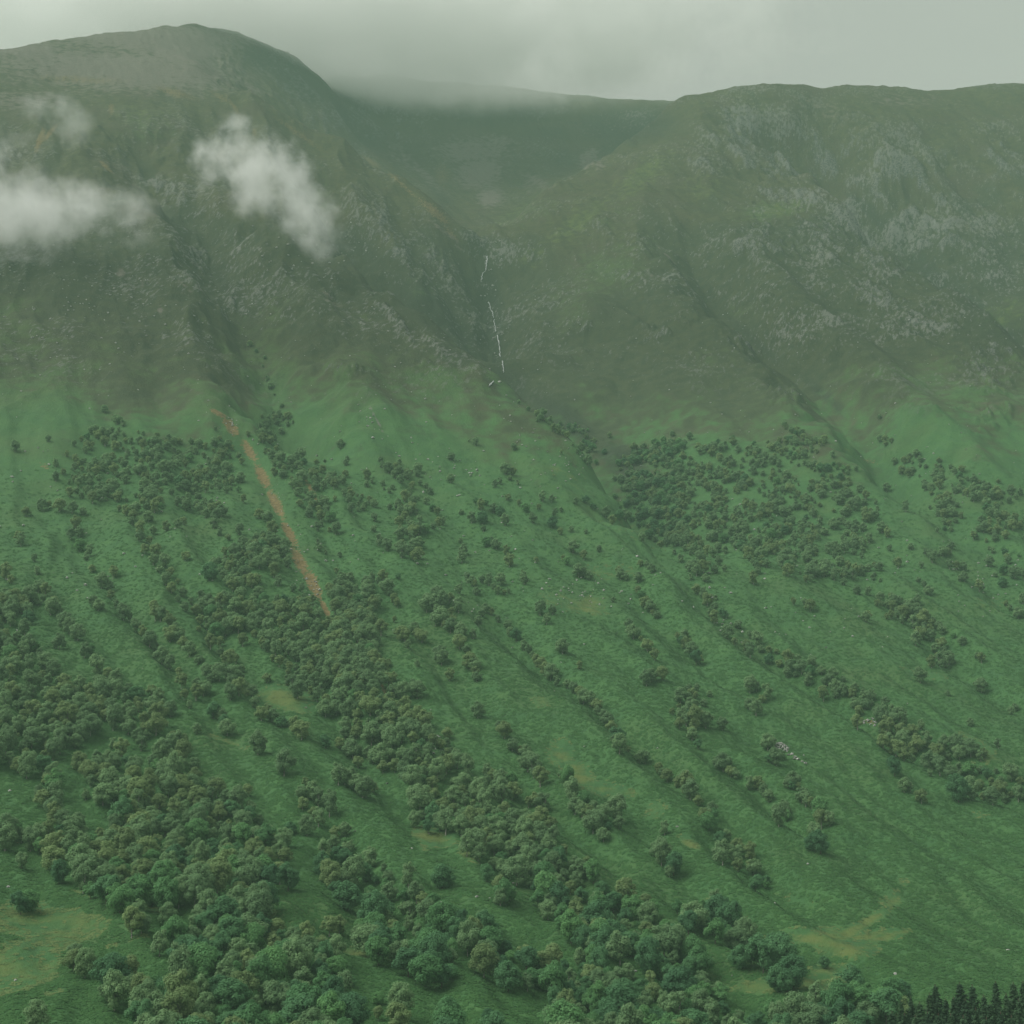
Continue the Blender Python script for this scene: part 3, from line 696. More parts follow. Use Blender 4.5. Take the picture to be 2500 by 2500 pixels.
# ------------------------------------------------------------------ where the trees stand: crown outlines (A) and single crowns (S), traced per district of the hillside
ORG = {4: (0, 830), 5: (830, 830), 6: (1660, 830), 7: (0, 1660), 8: (830, 1660), 9: (1660, 1660)}
def cv(r, p): return (ORG[r][0] * .7728 + p[0] * .336, ORG[r][1] * .7728 + p[1] * .336)
AREAS = [  # district, cover, place, outline
    (4, .60, 'the upper left wood above the bracken', [(240, 740), (480, 520), (600, 430), (700, 440), (720, 560), (900, 520), (1000, 560), (1230, 570), (1360, 600), (1400, 720), (1420, 800), (1330, 860), (1180, 870), (1250, 960), (1130, 960), (960, 900), (860, 960), (700, 930), (560, 900), (420, 860)]),
    (4, .8, 'the clump left of the landslip', [(1400, 1090), (1560, 1080), (1620, 1180), (1600, 1300), (1480, 1310), (1400, 1240), (1440, 1370), (1330, 1390), (1250, 1330), (1160, 1270), (1240, 1200)]),
    (4, .95, 'the landslip foot wood', [(1100, 1440), (1300, 1420), (1500, 1450), (1750, 1430), (1800, 1530), (1930, 1640), (1960, 1930), (1600, 1930), (1520, 1790), (1600, 1720), (1500, 1740), (1380, 1650), (1260, 1650), (1130, 1560)]),
    (4, .6, 'the open wood right of the landslip', [(1380, 530), (1500, 400), (1620, 420), (1700, 600), (1750, 700), (1900, 750), (1930, 800), (1930, 1000), (1880, 1090), (1760, 1010), (1720, 900), (1600, 800), (1520, 730), (1440, 600)]),
    (4, .9, 'the clump at the left picture edge', [(-60, 1430), (170, 1430), (170, 1530), (60, 1560), (-60, 1560)]),
    (4, .8, 'the upper edge of the lower left wood', [(-60, 1600), (130, 1580), (200, 1700), (300, 1800), (360, 1930), (-60, 1930)]),
    (5, .55, 'the scattered scrub right of the landslip', [(0, 580), (100, 640), (200, 680), (350, 690), (330, 760), (450, 700), (540, 860), (500, 900), (560, 950), (650, 1040), (600, 1100), (440, 1060), (470, 1160), (400, 1190), (300, 1150), (130, 1130), (100, 1080), (300, 1020), (220, 930), (60, 1000), (0, 880)]),
    (5, .9, 'the clump below the middle of the slope', [(480, 1440), (560, 1400), (640, 1440), (680, 1490), (620, 1520), (560, 1540), (640, 1560), (720, 1620), (700, 1680), (600, 1620), (520, 1560)]),
    (5, .9, 'the wood below the landslip', [(-40, 1280), (80, 1330), (100, 1400), (210, 1420), (220, 1540), (170, 1620), (230, 1720), (260, 1840), (290, 1930), (-40, 1930), (-40, 1580)]),
    (5, .8, 'the dense wood in the stream gully', [(1500, 700), (1650, 620), (1800, 560), (1930, 560), (1930, 1130), (1850, 1150), (1780, 1100), (1700, 1060), (1640, 960), (1580, 900), (1550, 800)]),
    (5, .7, 'the scrub along the upper stream', [(960, 330), (1060, 360), (1200, 430), (1320, 460), (1400, 500), (1480, 600), (1400, 660), (1330, 600), (1200, 500), (1080, 420)]),
    (6, .64, 'the big wood under the right mountain', [(0, 760), (120, 600), (280, 540), (400, 560), (480, 640), (530, 560), (560, 500), (700, 500), (830, 560), (900, 660), (960, 700), (940, 760), (1000, 880), (1080, 900), (1100, 1000), (1060, 1030), (1000, 1070), (1050, 1140), (1030, 1250), (1170, 1330), (1150, 1380), (1020, 1330), (900, 1350), (850, 1400), (700, 1400), (590, 1390), (700, 1330), (560, 1280), (430, 1280), (380, 1220), (250, 1200), (180, 1160), (230, 1240), (180, 1360), (90, 1350), (0, 1250)]),
    (6, .62, 'the open wood at the right picture edge', [(1080, 490), (1180, 470), (1200, 620), (1280, 620), (1450, 650), (1600, 750), (1750, 750), (2000, 800), (2000, 1420), (1870, 1300), (1800, 1230), (1650, 1140), (1500, 1080), (1420, 960), (1330, 830), (1230, 720)]),
    (6, .6, 'the loose clump right of the big wood', [(1220, 1110), (1350, 1120), (1400, 1180), (1550, 1190), (1640, 1180), (1560, 1290), (1480, 1270), (1300, 1180)]),
    (6, .95, 'the clump on the right bracken slope', [(1100, 1480), (1200, 1440), (1330, 1470), (1400, 1520), (1480, 1630), (1400, 1670), (1320, 1640), (1310, 1570), (1180, 1570)]),
    (6, .9, 'the short row on the right bracken slope', [(1390, 1690), (1470, 1700), (1540, 1790), (1540, 1860), (1470, 1810), (1400, 1760)]),
    (7, .88, 'the upper lower-left wood', [(60, 0), (640, 0), (740, 60), (900, 60), (1000, 180), (880, 200), (960, 250), (830, 330), (700, 280), (600, 250), (530, 200), (530, 300), (420, 380), (300, 420), (180, 500), (80, 500), (-60, 480), (-60, 60)]),
    (7, 1.0, 'the lower-left wood arm', [(430, 430), (560, 420), (640, 340), (710, 400), (720, 530), (830, 560), (860, 650), (700, 640), (600, 680), (580, 690), (480, 590)]),
    (7, 1.0, 'the lower-left wood spur', [(850, 340), (960, 310), (1060, 340), (1080, 480), (1120, 570), (1060, 640), (940, 620), (920, 560), (860, 530)]),
    (7, 1.0, 'the lower-left wood', [(600, 680), (860, 600), (930, 680), (1130, 580), (1290, 620), (1400, 670), (1470, 770), (1590, 880), (1620, 1000), (1600, 1090), (1520, 1120), (1520, 1240), (1300, 1300), (1100, 1300), (900, 1270), (640, 1240), (560, 1180), (570, 1090), (650, 1000), (640, 780)]),
    (7, .95, 'the lower-left wood fringe', [(-30, 860), (30, 800), (120, 810), (200, 880), (290, 850), (340, 760), (430, 770), (450, 850), (640, 860), (650, 1000), (560, 1090), (480, 1090), (380, 1050), (290, 980), (150, 950), (60, 940)]),
    (7, 1.0, 'the bottom left wood', [(1060, 1310), (1520, 1240), (1600, 1400), (1900, 1480), (1960, 1560), (1960, 2100), (820, 2100), (760, 1900), (680, 1820), (560, 1720), (580, 1640), (700, 1620), (800, 1700), (960, 1690), (1140, 1640), (980, 1640), (950, 1560), (860, 1480), (900, 1430), (1130, 1400)]),
    (7, .9, 'the clump above the lower left wood', [(1010, 0), (1160, 0), (1170, 80), (1110, 120), (1050, 80)]),
    (7, .9, 'the tree band above the bracken ridge', [(1180, 0), (1300, 0), (1480, 60), (1480, 120), (1380, 80), (1290, 40)]),
    (7, .95, 'the landslip foot wood', [(1650, 0), (1960, 0), (1960, 200), (1850, 190), (1760, 90)]),
    (7, 1.0, 'the tall clump beside the lower left wood', [(1640, 580), (1740, 570), (1830, 640), (1850, 740), (1780, 850), (1720, 800), (1680, 720)]),
    (7, .95, 'the clump beside the lower-left wood', [(1780, 870), (1960, 800), (1960, 1170), (1850, 1140), (1780, 1080), (1790, 980)]),
    (8, .92, 'the upper central belt', [(-20, 80), (60, 0), (300, 0), (500, 60), (380, 130), (360, 200), (500, 180), (480, 280), (560, 310), (620, 360), (680, 480), (640, 530), (600, 530), (560, 560), (500, 520), (500, 590), (380, 590), (330, 540), (200, 500), (110, 420), (0, 360), (0, 230), (100, 240), (40, 160)]),
    (8, 1.0, 'the middle central belt', [(410, 580), (480, 560), (640, 560), (780, 580), (850, 660), (900, 740), (1000, 760), (1180, 740), (1210, 830), (1200, 970), (1100, 960), (1010, 970), (960, 990), (820, 960), (700, 930), (690, 860), (600, 830), (450, 760), (410, 670)]),
    (8, 1.0, 'the lower central belt', [(820, 970), (960, 960), (1100, 970), (1220, 960), (1240, 900), (1350, 960), (1430, 1010), (1490, 1120), (1400, 1130), (1460, 1180), (1540, 1200), (1700, 1200), (1800, 1300), (1850, 1400), (1950, 1450), (1950, 1600), (1740, 1560), (1700, 1530), (1560, 1520), (1400, 1500), (1200, 1420), (1140, 1290), (1080, 1220), (1060, 1160), (950, 1100), (850, 1080)]),
    (8, 1.0, 'the slanting upper clump', [(810, 500), (880, 480), (960, 540), (1030, 600), (1020, 700), (950, 690), (870, 640), (850, 570)]),
    (8, 1.0, 'the yellow grass clump', [(1280, 620), (1360, 620), (1440, 680), (1540, 760), (1560, 880), (1490, 900), (1420, 850), (1380, 770), (1300, 710)]),
    (8, .95, 'the clump beside the lower-left wood', [(-20, 820), (50, 800), (90, 900), (70, 1020), (60, 1150), (-20, 1180)]),
    (8, .85, 'the loose centre clump', [(130, 960), (200, 1020), (280, 990), (390, 1060), (420, 1170), (340, 1260), (250, 1260), (140, 1280), (50, 1220), (40, 1140), (130, 1080)]),
    (8, 1.0, 'the bottom centre wood', [(60, 1440), (160, 1300), (330, 1260), (600, 1210), (700, 1310), (850, 1370), (860, 1440), (960, 1480), (900, 1550), (820, 1640), (760, 1580), (700, 1530), (620, 1700), (520, 1690), (430, 1640), (300, 1560), (180, 1520)]),
    (8, 1.0, 'the bottom edge wood', [(880, 1620), (930, 1540), (1080, 1530), (1200, 1590), (1400, 1560), (1540, 1610), (1700, 1560), (1950, 1620), (1950, 2100), (1000, 2100), (1200, 1850), (1120, 1760), (960, 1720)]),
    (8, .6, 'the bottom edge scrub', [(-40, 1600), (120, 1680), (250, 1800), (500, 1850), (900, 1880), (1000, 2100), (-40, 2100)]),
    (9, 1.0, 'the clump right of the yellow grass', [(0, 40), (110, 20), (160, 120), (150, 210), (90, 250), (0, 270)]),
    (9, .95, 'the upper stream-side belt', [(700, 0), (900, 0), (1040, 50), (1150, 100), (1240, 180), (1290, 240), (1200, 250), (1100, 200), (1000, 200), (930, 130), (800, 70)]),
    (9, 1.0, 'the lower stream-side belt', [(1080, 260), (1180, 230), (1300, 270), (1400, 330), (1560, 360), (1700, 400), (1840, 490), (2000, 540), (2000, 700), (1820, 690), (1740, 670), (1640, 680), (1600, 620), (1560, 560), (1400, 490), (1300, 460), (1200, 390), (1080, 310)]),
    (9, 1.0, 'the clump on the lower right bracken', [(150, 880), (240, 860), (350, 900), (460, 1000), (440, 1080), (370, 1100), (300, 1030), (200, 980)]),
    (9, 1.0, 'the grove above the marshy flat', [(0, 1310), (60, 1260), (170, 1240), (310, 1330), (400, 1400), (400, 1490), (320, 1500), (250, 1450), (100, 1430), (0, 1390)]),
    (9, 1.0, 'the dark thicket beside the marshy flat', [(340, 1550), (400, 1490), (500, 1460), (600, 1530), (590, 1600), (500, 1630), (400, 1600)]),
    (9, 1.0, 'the bottom right wood', [(0, 1480), (60, 1480), (140, 1600), (170, 1700), (270, 1760), (340, 1820), (400, 1870), (600, 1850), (660, 1780), (760, 1760), (920, 1730), (1060, 1720), (1230, 1750), (1280, 1840), (1060, 1900), (900, 2100), (0, 2100)]),
]
SINGLES = [  # district, place, crowns
    (4, 'the row under the upper left wood', [(150, 960), (230, 930), (280, 920), (330, 930), (400, 940), (470, 960)]),
    (4, 'the thin tree line down the left bracken', [(430, 1030), (390, 1090), (440, 1080), (450, 1150), (500, 1180), (480, 1220), (520, 1290), (570, 1350), (610, 1380), (620, 1430), (650, 1480), (690, 1530), (720, 1550), (760, 1600), (800, 1640), (840, 1680), (880, 1730), (910, 1770), (950, 1810), (1000, 1870), (1020, 1910)]),
    (4, 'the thick tree line down the left bracken', [(700, 960), (750, 980), (740, 1020), (790, 1060), (780, 1100), (840, 1130), (810, 1170), (880, 1180), (860, 1230), (920, 1240), (900, 1290), (960, 1300), (930, 1340), (1000, 1360), (960, 1390), (1030, 1420), (1000, 1450), (1070, 1460), (1040, 1500), (1100, 1520), (1130, 1500), (1120, 1570), (1160, 1590), (1120, 1620), (1190, 1640), (1180, 1700), (1240, 1690), (1240, 1750), (1290, 1770), (1320, 1790), (1270, 1800), (1350, 1850), (1300, 1880), (1230, 1870), (1180, 1900)]),
    (4, 'the gap left of the landslip', [(1030, 1010), (1000, 1030), (930, 1050), (860, 1070), (840, 990), (1150, 970), (1200, 1030), (1240, 960), (1280, 1110), (1230, 1080), (1320, 1180), (1310, 1380), (1290, 1360), (1440, 1340), (1560, 1350), (1640, 1390), (1690, 1390), (1460, 980), (1500, 990), (1370, 890), (1040, 1220)]),
    (4, 'the narrow gully above the landslip', [(1440, 60), (1470, 150), (1490, 100), (1500, 220), (1520, 260), (1540, 310), (1580, 370), (1620, 430), (1560, 420), (1400, 20)]),
    (4, 'the slope right of the landslip', [(1780, 1130), (1830, 1190), (1790, 1170), (1900, 1200), (1910, 1330), (1890, 1410), (1740, 970), (1800, 1030), (1850, 1060), (1880, 1060), (1850, 1000)]),
    (4, 'the left bracken slope', [(120, 1120), (100, 1110), (190, 1220), (210, 1290), (230, 1370), (210, 1390), (250, 1400), (30, 1300), (60, 1340), (0, 1290), (550, 1490), (530, 1470), (860, 1500), (900, 1540), (930, 1530), (950, 1570), (870, 1540), (640, 1300), (270, 550), (800, 580), (780, 560), (940, 590), (80, 600)]),
    (4, 'the second tree line down the left bracken', [(980, 1610), (950, 1650), (1010, 1660), (1060, 1740), (1030, 1700), (1110, 1800), (1150, 1850), (1090, 1780), (1140, 1830)]),
    (4, 'the lowest tree line at the left edge', [(300, 1480), (280, 1500), (340, 1540), (320, 1510), (390, 1610), (370, 1580), (420, 1670), (440, 1640), (480, 1740), (500, 1730), (520, 1800), (550, 1830), (600, 1870), (340, 1690), (310, 1700), (640, 1900)]),
    (5, 'the upper edge of the middle scrub', [(930, 720), (970, 740), (900, 790), (950, 780), (1000, 800), (870, 800), (720, 560), (760, 570), (620, 660), (440, 710), (620, 780), (500, 850), (980, 600), (1240, 630), (330, 680), (1390, 670), (1440, 690)]),
    (5, 'the middle scrub', [(760, 900), (820, 910), (860, 940), (900, 960), (790, 920), (940, 880), (1000, 910), (1040, 940), (1110, 940), (1080, 1000), (930, 1010), (1140, 870), (1190, 890), (1240, 950), (1210, 960), (1320, 900), (1380, 900), (1430, 930), (1490, 960), (1530, 1010), (1200, 1030), (1240, 1080), (1380, 1070), (1300, 1060), (680, 960), (740, 1000), (800, 1000)]),
    (5, 'the middle bracken slope', [(810, 1060), (850, 1120), (830, 1140), (880, 1150), (930, 1180), (690, 1170), (670, 1130), (690, 1220), (1100, 1230), (1250, 1230), (1270, 1240), (1310, 1160), (1450, 1170), (1340, 1290), (1400, 1330), (1370, 1310), (1370, 1210), (950, 1240)]),
    (5, 'the tree string left of the stream', [(1690, 1250), (1720, 1260), (1750, 1280), (1560, 1290), (1600, 1330), (1580, 1310), (1680, 1340), (1690, 1430), (1680, 1410), (1740, 1500), (1720, 1480), (1780, 1550), (1760, 1530), (1530, 1460)]),
    (5, 'the cluster in the middle of the bracken', [(1040, 1340), (1030, 1320), (710, 1330), (740, 1350), (760, 1370), (800, 1340), (830, 1350), (900, 1340), (770, 1410), (750, 1400), (920, 1410), (890, 1400), (950, 1410), (860, 1380)]),
    (5, 'the bracken right of the lower landslip', [(180, 1330), (240, 1330), (220, 1350), (330, 1330), (260, 1390), (280, 1410), (320, 1470), (310, 1450), (310, 1570), (350, 1650), (330, 1640), (370, 1660), (410, 1620), (440, 1650), (460, 1660), (380, 1710), (570, 1790), (560, 1770), (430, 1820), (620, 1880)]),
    (5, 'the long central tree line', [(820, 1510), (850, 1530), (800, 1530), (890, 1560), (940, 1600), (960, 1640), (990, 1660), (1030, 1710), (1060, 1740), (1080, 1770), (1130, 1820), (1110, 1800), (1180, 1870), (1160, 1850), (1220, 1910)]),
    (5, 'the trio on the central bracken', [(1120, 1510), (1190, 1520), (1160, 1570)]),
    (5, 'the right central bracken', [(1620, 1600), (1650, 1640), (1690, 1680), (1730, 1720), (1770, 1770), (1740, 1890), (1720, 1900), (1810, 1880), (1890, 1660), (1910, 1690), (1250, 1720), (1230, 1710), (1340, 1830)]),
    (5, 'the short tree string right of the centre clump', [(670, 1700), (700, 1740), (720, 1770), (750, 1830), (730, 1810), (770, 1890), (760, 1870)]),
    (5, 'the crest left of the stream gully', [(1540, 880), (1580, 940), (1600, 980), (1640, 1010), (1680, 1040), (1740, 1090), (1800, 1140), (1870, 1190), (1910, 1220)]),
    (6, 'the gap right of the big wood', [(1270, 940), (1160, 830), (1170, 1080), (1180, 1170), (1210, 1240), (1230, 1250), (1060, 1110), (1140, 1050), (410, 1340), (1050, 1550), (1060, 1540), (700, 1470), (730, 1490), (740, 1470), (640, 1470), (1000, 1400), (1060, 1410), (1120, 1440), (1180, 1430)]),
    (6, 'the right bracken slope', [(1580, 1340), (1600, 1330), (1700, 1390), (1680, 1380), (1720, 1400), (1340, 1350), (1370, 1370), (1400, 1410), (1830, 1480), (1860, 1500), (1900, 1540), (1820, 1290), (1740, 1250), (1540, 1660), (1590, 1690), (1690, 1780), (1670, 1770), (1350, 1880), (1700, 1920), (1900, 1300), (1930, 1450)]),
    (6, 'the stream-side tree line', [(60, 1330), (90, 1400), (130, 1420), (150, 1460), (200, 1440), (200, 1500), (170, 1530), (190, 1560), (250, 1540), (270, 1640), (330, 1600), (390, 1650), (310, 1700), (370, 1720), (440, 1680), (460, 1740), (400, 1740), (500, 1790), (500, 1740), (560, 1820), (600, 1780), (620, 1830), (680, 1840), (660, 1790), (740, 1860), (740, 1800), (800, 1860), (860, 1880), (720, 1910), (650, 1880), (600, 1870), (920, 1900), (820, 1910), (540, 1750)]),
    (6, 'the bracken left of the stream', [(20, 1660), (40, 1700), (60, 1740), (110, 1800), (90, 1780), (400, 1920)]),
    (7, 'the left edge bracken', [(220, 640), (250, 660), (300, 680), (300, 720), (300, 740), (290, 540), (270, 560), (310, 600), (180, 440), (240, 480)]),
    (7, 'the lower left pasture', [(110, 1250), (160, 1250), (330, 1100), (120, 1020), (470, 1130), (510, 1190), (850, 1230), (740, 1370), (790, 1370), (430, 1540), (410, 1570), (480, 1610), (200, 1900)]),
    (7, 'the bracken ridge', [(1430, 130), (1470, 190), (1530, 200), (1500, 180), (1580, 240), (1650, 260), (1620, 240), (1700, 290), (1200, 180), (1190, 160), (1250, 230), (1280, 270), (1240, 200), (1110, 280), (1450, 370), (1470, 380), (1580, 450), (1600, 480), (1620, 510), (1830, 350), (1900, 360), (1870, 1370), (1900, 1390), (1850, 1380), (1900, 540)]),
    (8, 'the bracken beside the central belt', [(1060, 470), (1050, 490), (1090, 500), (1120, 550), (970, 370), (1010, 390), (1040, 400), (770, 170), (900, 260), (930, 280), (920, 250), (1240, 530), (1270, 540), (720, 490), (1060, 690), (1100, 680), (1140, 680), (1530, 690)]),
    (8, 'the long central tree line', [(1280, 30), (1310, 50), (1340, 70), (1370, 90), (1400, 110), (1440, 140), (1450, 170), (1480, 200), (1500, 230), (1520, 260), (1550, 280), (1560, 310), (1540, 340), (1570, 370), (1620, 390), (1690, 430), (1720, 430), (1790, 500), (1810, 520), (1840, 540), (1890, 580)]),
    (8, 'the bracken below yellow grass', [(1910, 240), (1900, 150), (1820, 840), (1780, 960), (1800, 980), (1840, 1010), (1870, 1050), (1880, 1020), (570, 1110), (590, 1130), (550, 1130), (890, 1180), (920, 1200), (950, 1210), (900, 1220), (780, 970), (710, 935), (820, 1090), (820, 1530), (800, 1580), (1850, 1080)]),
    (8, 'the left bracken of the central belt', [(100, 590), (150, 600), (60, 530), (190, 600), (130, 610), (20, 540), (420, 790)]),
    (9, 'the stone heap on the right bracken', [(490, 350), (560, 420), (490, 440), (540, 440), (470, 360)]),
    (9, 'the upper right bracken', [(390, 30), (430, 40), (490, 70), (500, 90), (460, 110), (390, 140), (430, 150), (70, 290), (70, 310), (100, 360)]),
    (9, 'the bracken below the stream-side belt', [(1210, 480), (1200, 490), (1265, 590), (1240, 590), (1290, 600), (1355, 660), (1500, 70), (1690, 30), (1630, 245), (1880, 160), (1860, 170), (1010, 180)]),
    (9, 'the upper right tree string', [(200, 460), (240, 470), (290, 510), (270, 500), (320, 530), (390, 580), (440, 580), (460, 560), (500, 650), (470, 620), (570, 720), (600, 760), (560, 770), (590, 720)]),
    (9, 'the lower right tree string', [(630, 590), (610, 580), (660, 600), (640, 560), (690, 650), (710, 670), (740, 700), (780, 700), (790, 730), (820, 780), (800, 790), (840, 780), (760, 860), (740, 920), (790, 920)]),
    (9, 'the row left of the right bracken', [(20, 560), (40, 600), (60, 620), (80, 650), (100, 680), (180, 740), (160, 810), (140, 760), (190, 780)]),
    (9, 'the foot of the right bracken', [(440, 1130), (430, 1150), (480, 1150), (490, 1120), (600, 1650), (550, 1690), (640, 1660), (600, 1700), (810, 1590), (-10, 1290)]),
]
def inside(poly, p):
    c = False; x, y = p; j = len(poly) - 1
    for i in range(len(poly)):
        if (poly[i][1] > y) != (poly[j][1] > y) and x < (poly[j][0] - poly[i][0]) * (y - poly[i][1]) / (poly[j][1] - poly[i][1]) + poly[i][0]: c = not c
        j = i
    return c

rt = random.Random(21)
STAND = []     # (x, y, z, scale, variant, place, crown u, crown v)
cells = {}
def near_tree(x, y, r):
    cx_, cy_ = int(x // 6), int(y // 6)
    for a in (-2, -1, 0, 1, 2):
        for b in (-2, -1, 0, 1, 2):
            for (qx, qy) in cells.get((cx_ + a, cy_ + b), ()):
                if (qx - x) ** 2 + (qy - y) ** 2 < r * r: return True
    return False
def pick_variant(u, v):
    pa = 0.05 if v < 1500 else 0.05 + 0.5 * min(1, (v - 1500) / 250)
    if 1100 < u < 1290 and v < 1000: pa = .5
    if rt.random() < pa:
        return rt.choice([9, 10, 11, 12, 13, 14])
    return rt.choice([0, 1, 2, 3, 4, 0, 1, 2, 3, 5, 6, 7, 8])
def stand(u, v, size, spacing, place, variant=None):
    sc = size * (rt.uniform(.62, 1.25) if rt.random() < .8 else rt.uniform(.4, .7))
    Yg = float(YA(u, min(v, 1990)))
    vb = v + .45 * 8.4 * sc * F / Yg
    h = hit([u], [vb])[0]
    if np.isnan(h[0]): return False
    if abs(h[1] - Yg) > .03 * Yg:
        h = hit([u], [v + .45 * 8.4 * sc * F / h[1]])[0]
        if np.isnan(h[0]): return False
    gj = min(NC - 1, max(0, int((h[0] / h[1] - AC[0]) / (AC[1] - AC[0])))); gi_ = min(NR - 1, int(np.searchsorted(YR, h[1])))
    if soil[gi_, gj] > .4 or scree[gi_, gj] > .6: return False
    if spacing and near_tree(h[0], h[1], spacing * sc ** .5 * rt.uniform(.55, 1.3)): return False
    cells.setdefault((int(h[0] // 6), int(h[1] // 6)), []).append((h[0], h[1]))
    STAND.append((h[0], h[1], h[2], sc, pick_variant(u, v) if variant is None else variant, place, u, v))
    return True
def tsize(v): return float(np.interp(v, [700, 850, 1000, 1250, 1500, 2100], [.6, .80, .85, .86, .88, .90]))
for (r, place, crowns) in SINGLES:
    for c in crowns:
        u, v = cv(r, c)
        var = None
        if (r, c) == (7, (850, 1230)): var = 9
        if (r, c) in ((9, (1210, 480)), (9, (1200, 490))): var = 12
        if place == 'the foot of the right bracken' and c[1] > 1600: var = 13
        stand(u + rt.uniform(-2, 2), v + rt.uniform(-2, 2), tsize(v) * .92, 2.2, place, var)
for (r, dens, place, outline) in AREAS:
    poly = [cv(r, p) for p in outline]
    us = [p[0] for p in poly]; vs = [p[1] for p in poly]
    area = 0.5 * abs(sum(poly[i - 1][0] * poly[i][1] - poly[i][0] * poly[i - 1][1] for i in range(len(poly))))
    vm = sum(vs) / len(vs)
    spac = (7.3 if vm > 1180 else 5.0) * tsize(vm) / dens
    # candidates per picture area so that the wood fills but does not crowd
    tries = int(area / (F * 2.0 / float(YA(966, vm))) ** 2 * 7)
    dark = 'dark thicket' in place
    for k in range(tries):
        p = (rt.uniform(min(us), max(us)), rt.uniform(min(vs), max(vs)))
        if not inside(poly, p): continue
        if not (inside(poly, (p[0] - 7, p[1])) and inside(poly, (p[0] + 7, p[1])) and inside(poly, (p[0], p[1] + 6))) and rt.random() < .8: continue
        if dens < .87 and float(pn(np.array(p[0] / 44.0), np.array(p[1] / 24.0), 71)) < (.87 - dens) * 1.3 - .30: continue
        if rt.random() < .13: p = (p[0] + rt.gauss(0, 15), p[1] + rt.gauss(0, 11))
        stand(p[0], p[1], tsize(p[1]) * (1.0 if dens > .7 else .9), spac, place, rt.choice([12, 13, 14]) if dark else None)

def tag(o, label, cat, group=None):
    o['label'] = label; o['category'] = cat
    if group: o['group'] = group

px_size = [s[3] / s[1] for s in STAND]
inview = [i for i, s in enumerate(STAND) if -30 < s[6] < 1962 and s[7] < 1935 and s[7] > 1180]
inview.sort(key=lambda i: -px_size[i])
n_b = n_a = 0
SOLO = []
for i in inview:
    kind = VAR[STAND[i][4]][0]
    if kind == 'birch' and n_b < 300: n_b += 1; SOLO.append(i)
    elif kind == 'alder' and n_a < 300: n_a += 1; SOLO.append(i)
solo = set(SOLO)
ORD = ['topmost', 'second', 'third', 'fourth', 'fifth', 'sixth', 'seventh', 'eighth', 'ninth', 'tenth', 'eleventh', 'twelfth', 'thirteenth', 'fourteenth', 'fifteenth', 'sixteenth', 'seventeenth', 'eighteenth', 'nineteenth', 'twentieth']
def label_trees():
    out = {}
    places = {}
    for i in SOLO:
        places.setdefault((STAND[i][5], STAND[i][4] < 9), []).append(i)
    for (place, birch), idx in places.items():
        idx = sorted(idx, key=lambda i: STAND[i][7])
        name = 'birch' if birch else 'alder'
        if len(idx) == 1:
            i = idx[0]; out[i] = f'the only {VAR[STAND[i][4]][1]} {name} at {place}'; continue
        if len(idx) <= 9:
            for k, i in enumerate(idx):
                o = ORD[k] if k == 0 else ('lowest' if k == len(idx) - 1 else ORD[k] + ' down')
                out[i] = f'{VAR[STAND[i][4]][1]} {name} at {place}, {o} of its {name}s'
            continue
        nrow = max(2, round(len(idx) / 8))
        for r in range(nrow):
            row = idx[r * len(idx) // nrow:(r + 1) * len(idx) // nrow]
            row.sort(key=lambda i: STAND[i][6])
            rw = 'top' if r == 0 else ('bottom' if r == nrow - 1 else ORD[r])
            for k, i in enumerate(row):
                o = 'first' if k == 0 else ORD[k]
                out[i] = f'{VAR[STAND[i][4]][1]} {name} in {place}, {rw} row, {o} from left'
    return out
LAB = label_trees()
CROWN_SRC = {}; TRUNK_SRC = {}
for i in SOLO:
    x, y, z, sc_, var, place, u, v = STAND[i]
    kind, colour, cm, tm = VAR[var]
    e = bpy.data.objects.new(kind + '_tree', None)
    COL.objects.link(e)
    e.empty_display_size = 0.5
    e.location = (x, y, z - 0.05)
    e.rotation_euler = (0, 0, rt.uniform(0, 6.28)); e.scale = (sc_ * rt.uniform(.82, 1.15), sc_ * rt.uniform(.82, 1.15), sc_ * rt.uniform(.84, 1.2))
    tag(e, LAB[i], 'tree', ('birch' if kind == 'birch' else 'alder') + ' trees on the glen side')
    co_ = bpy.data.objects.new('crown', cm); COL.objects.link(co_); co_.parent = e
    to_ = bpy.data.objects.new('trunk', tm); COL.objects.link(to_); to_.parent = e
    CROWN_SRC.setdefault(var, co_); TRUNK_SRC.setdefault(var, to_)

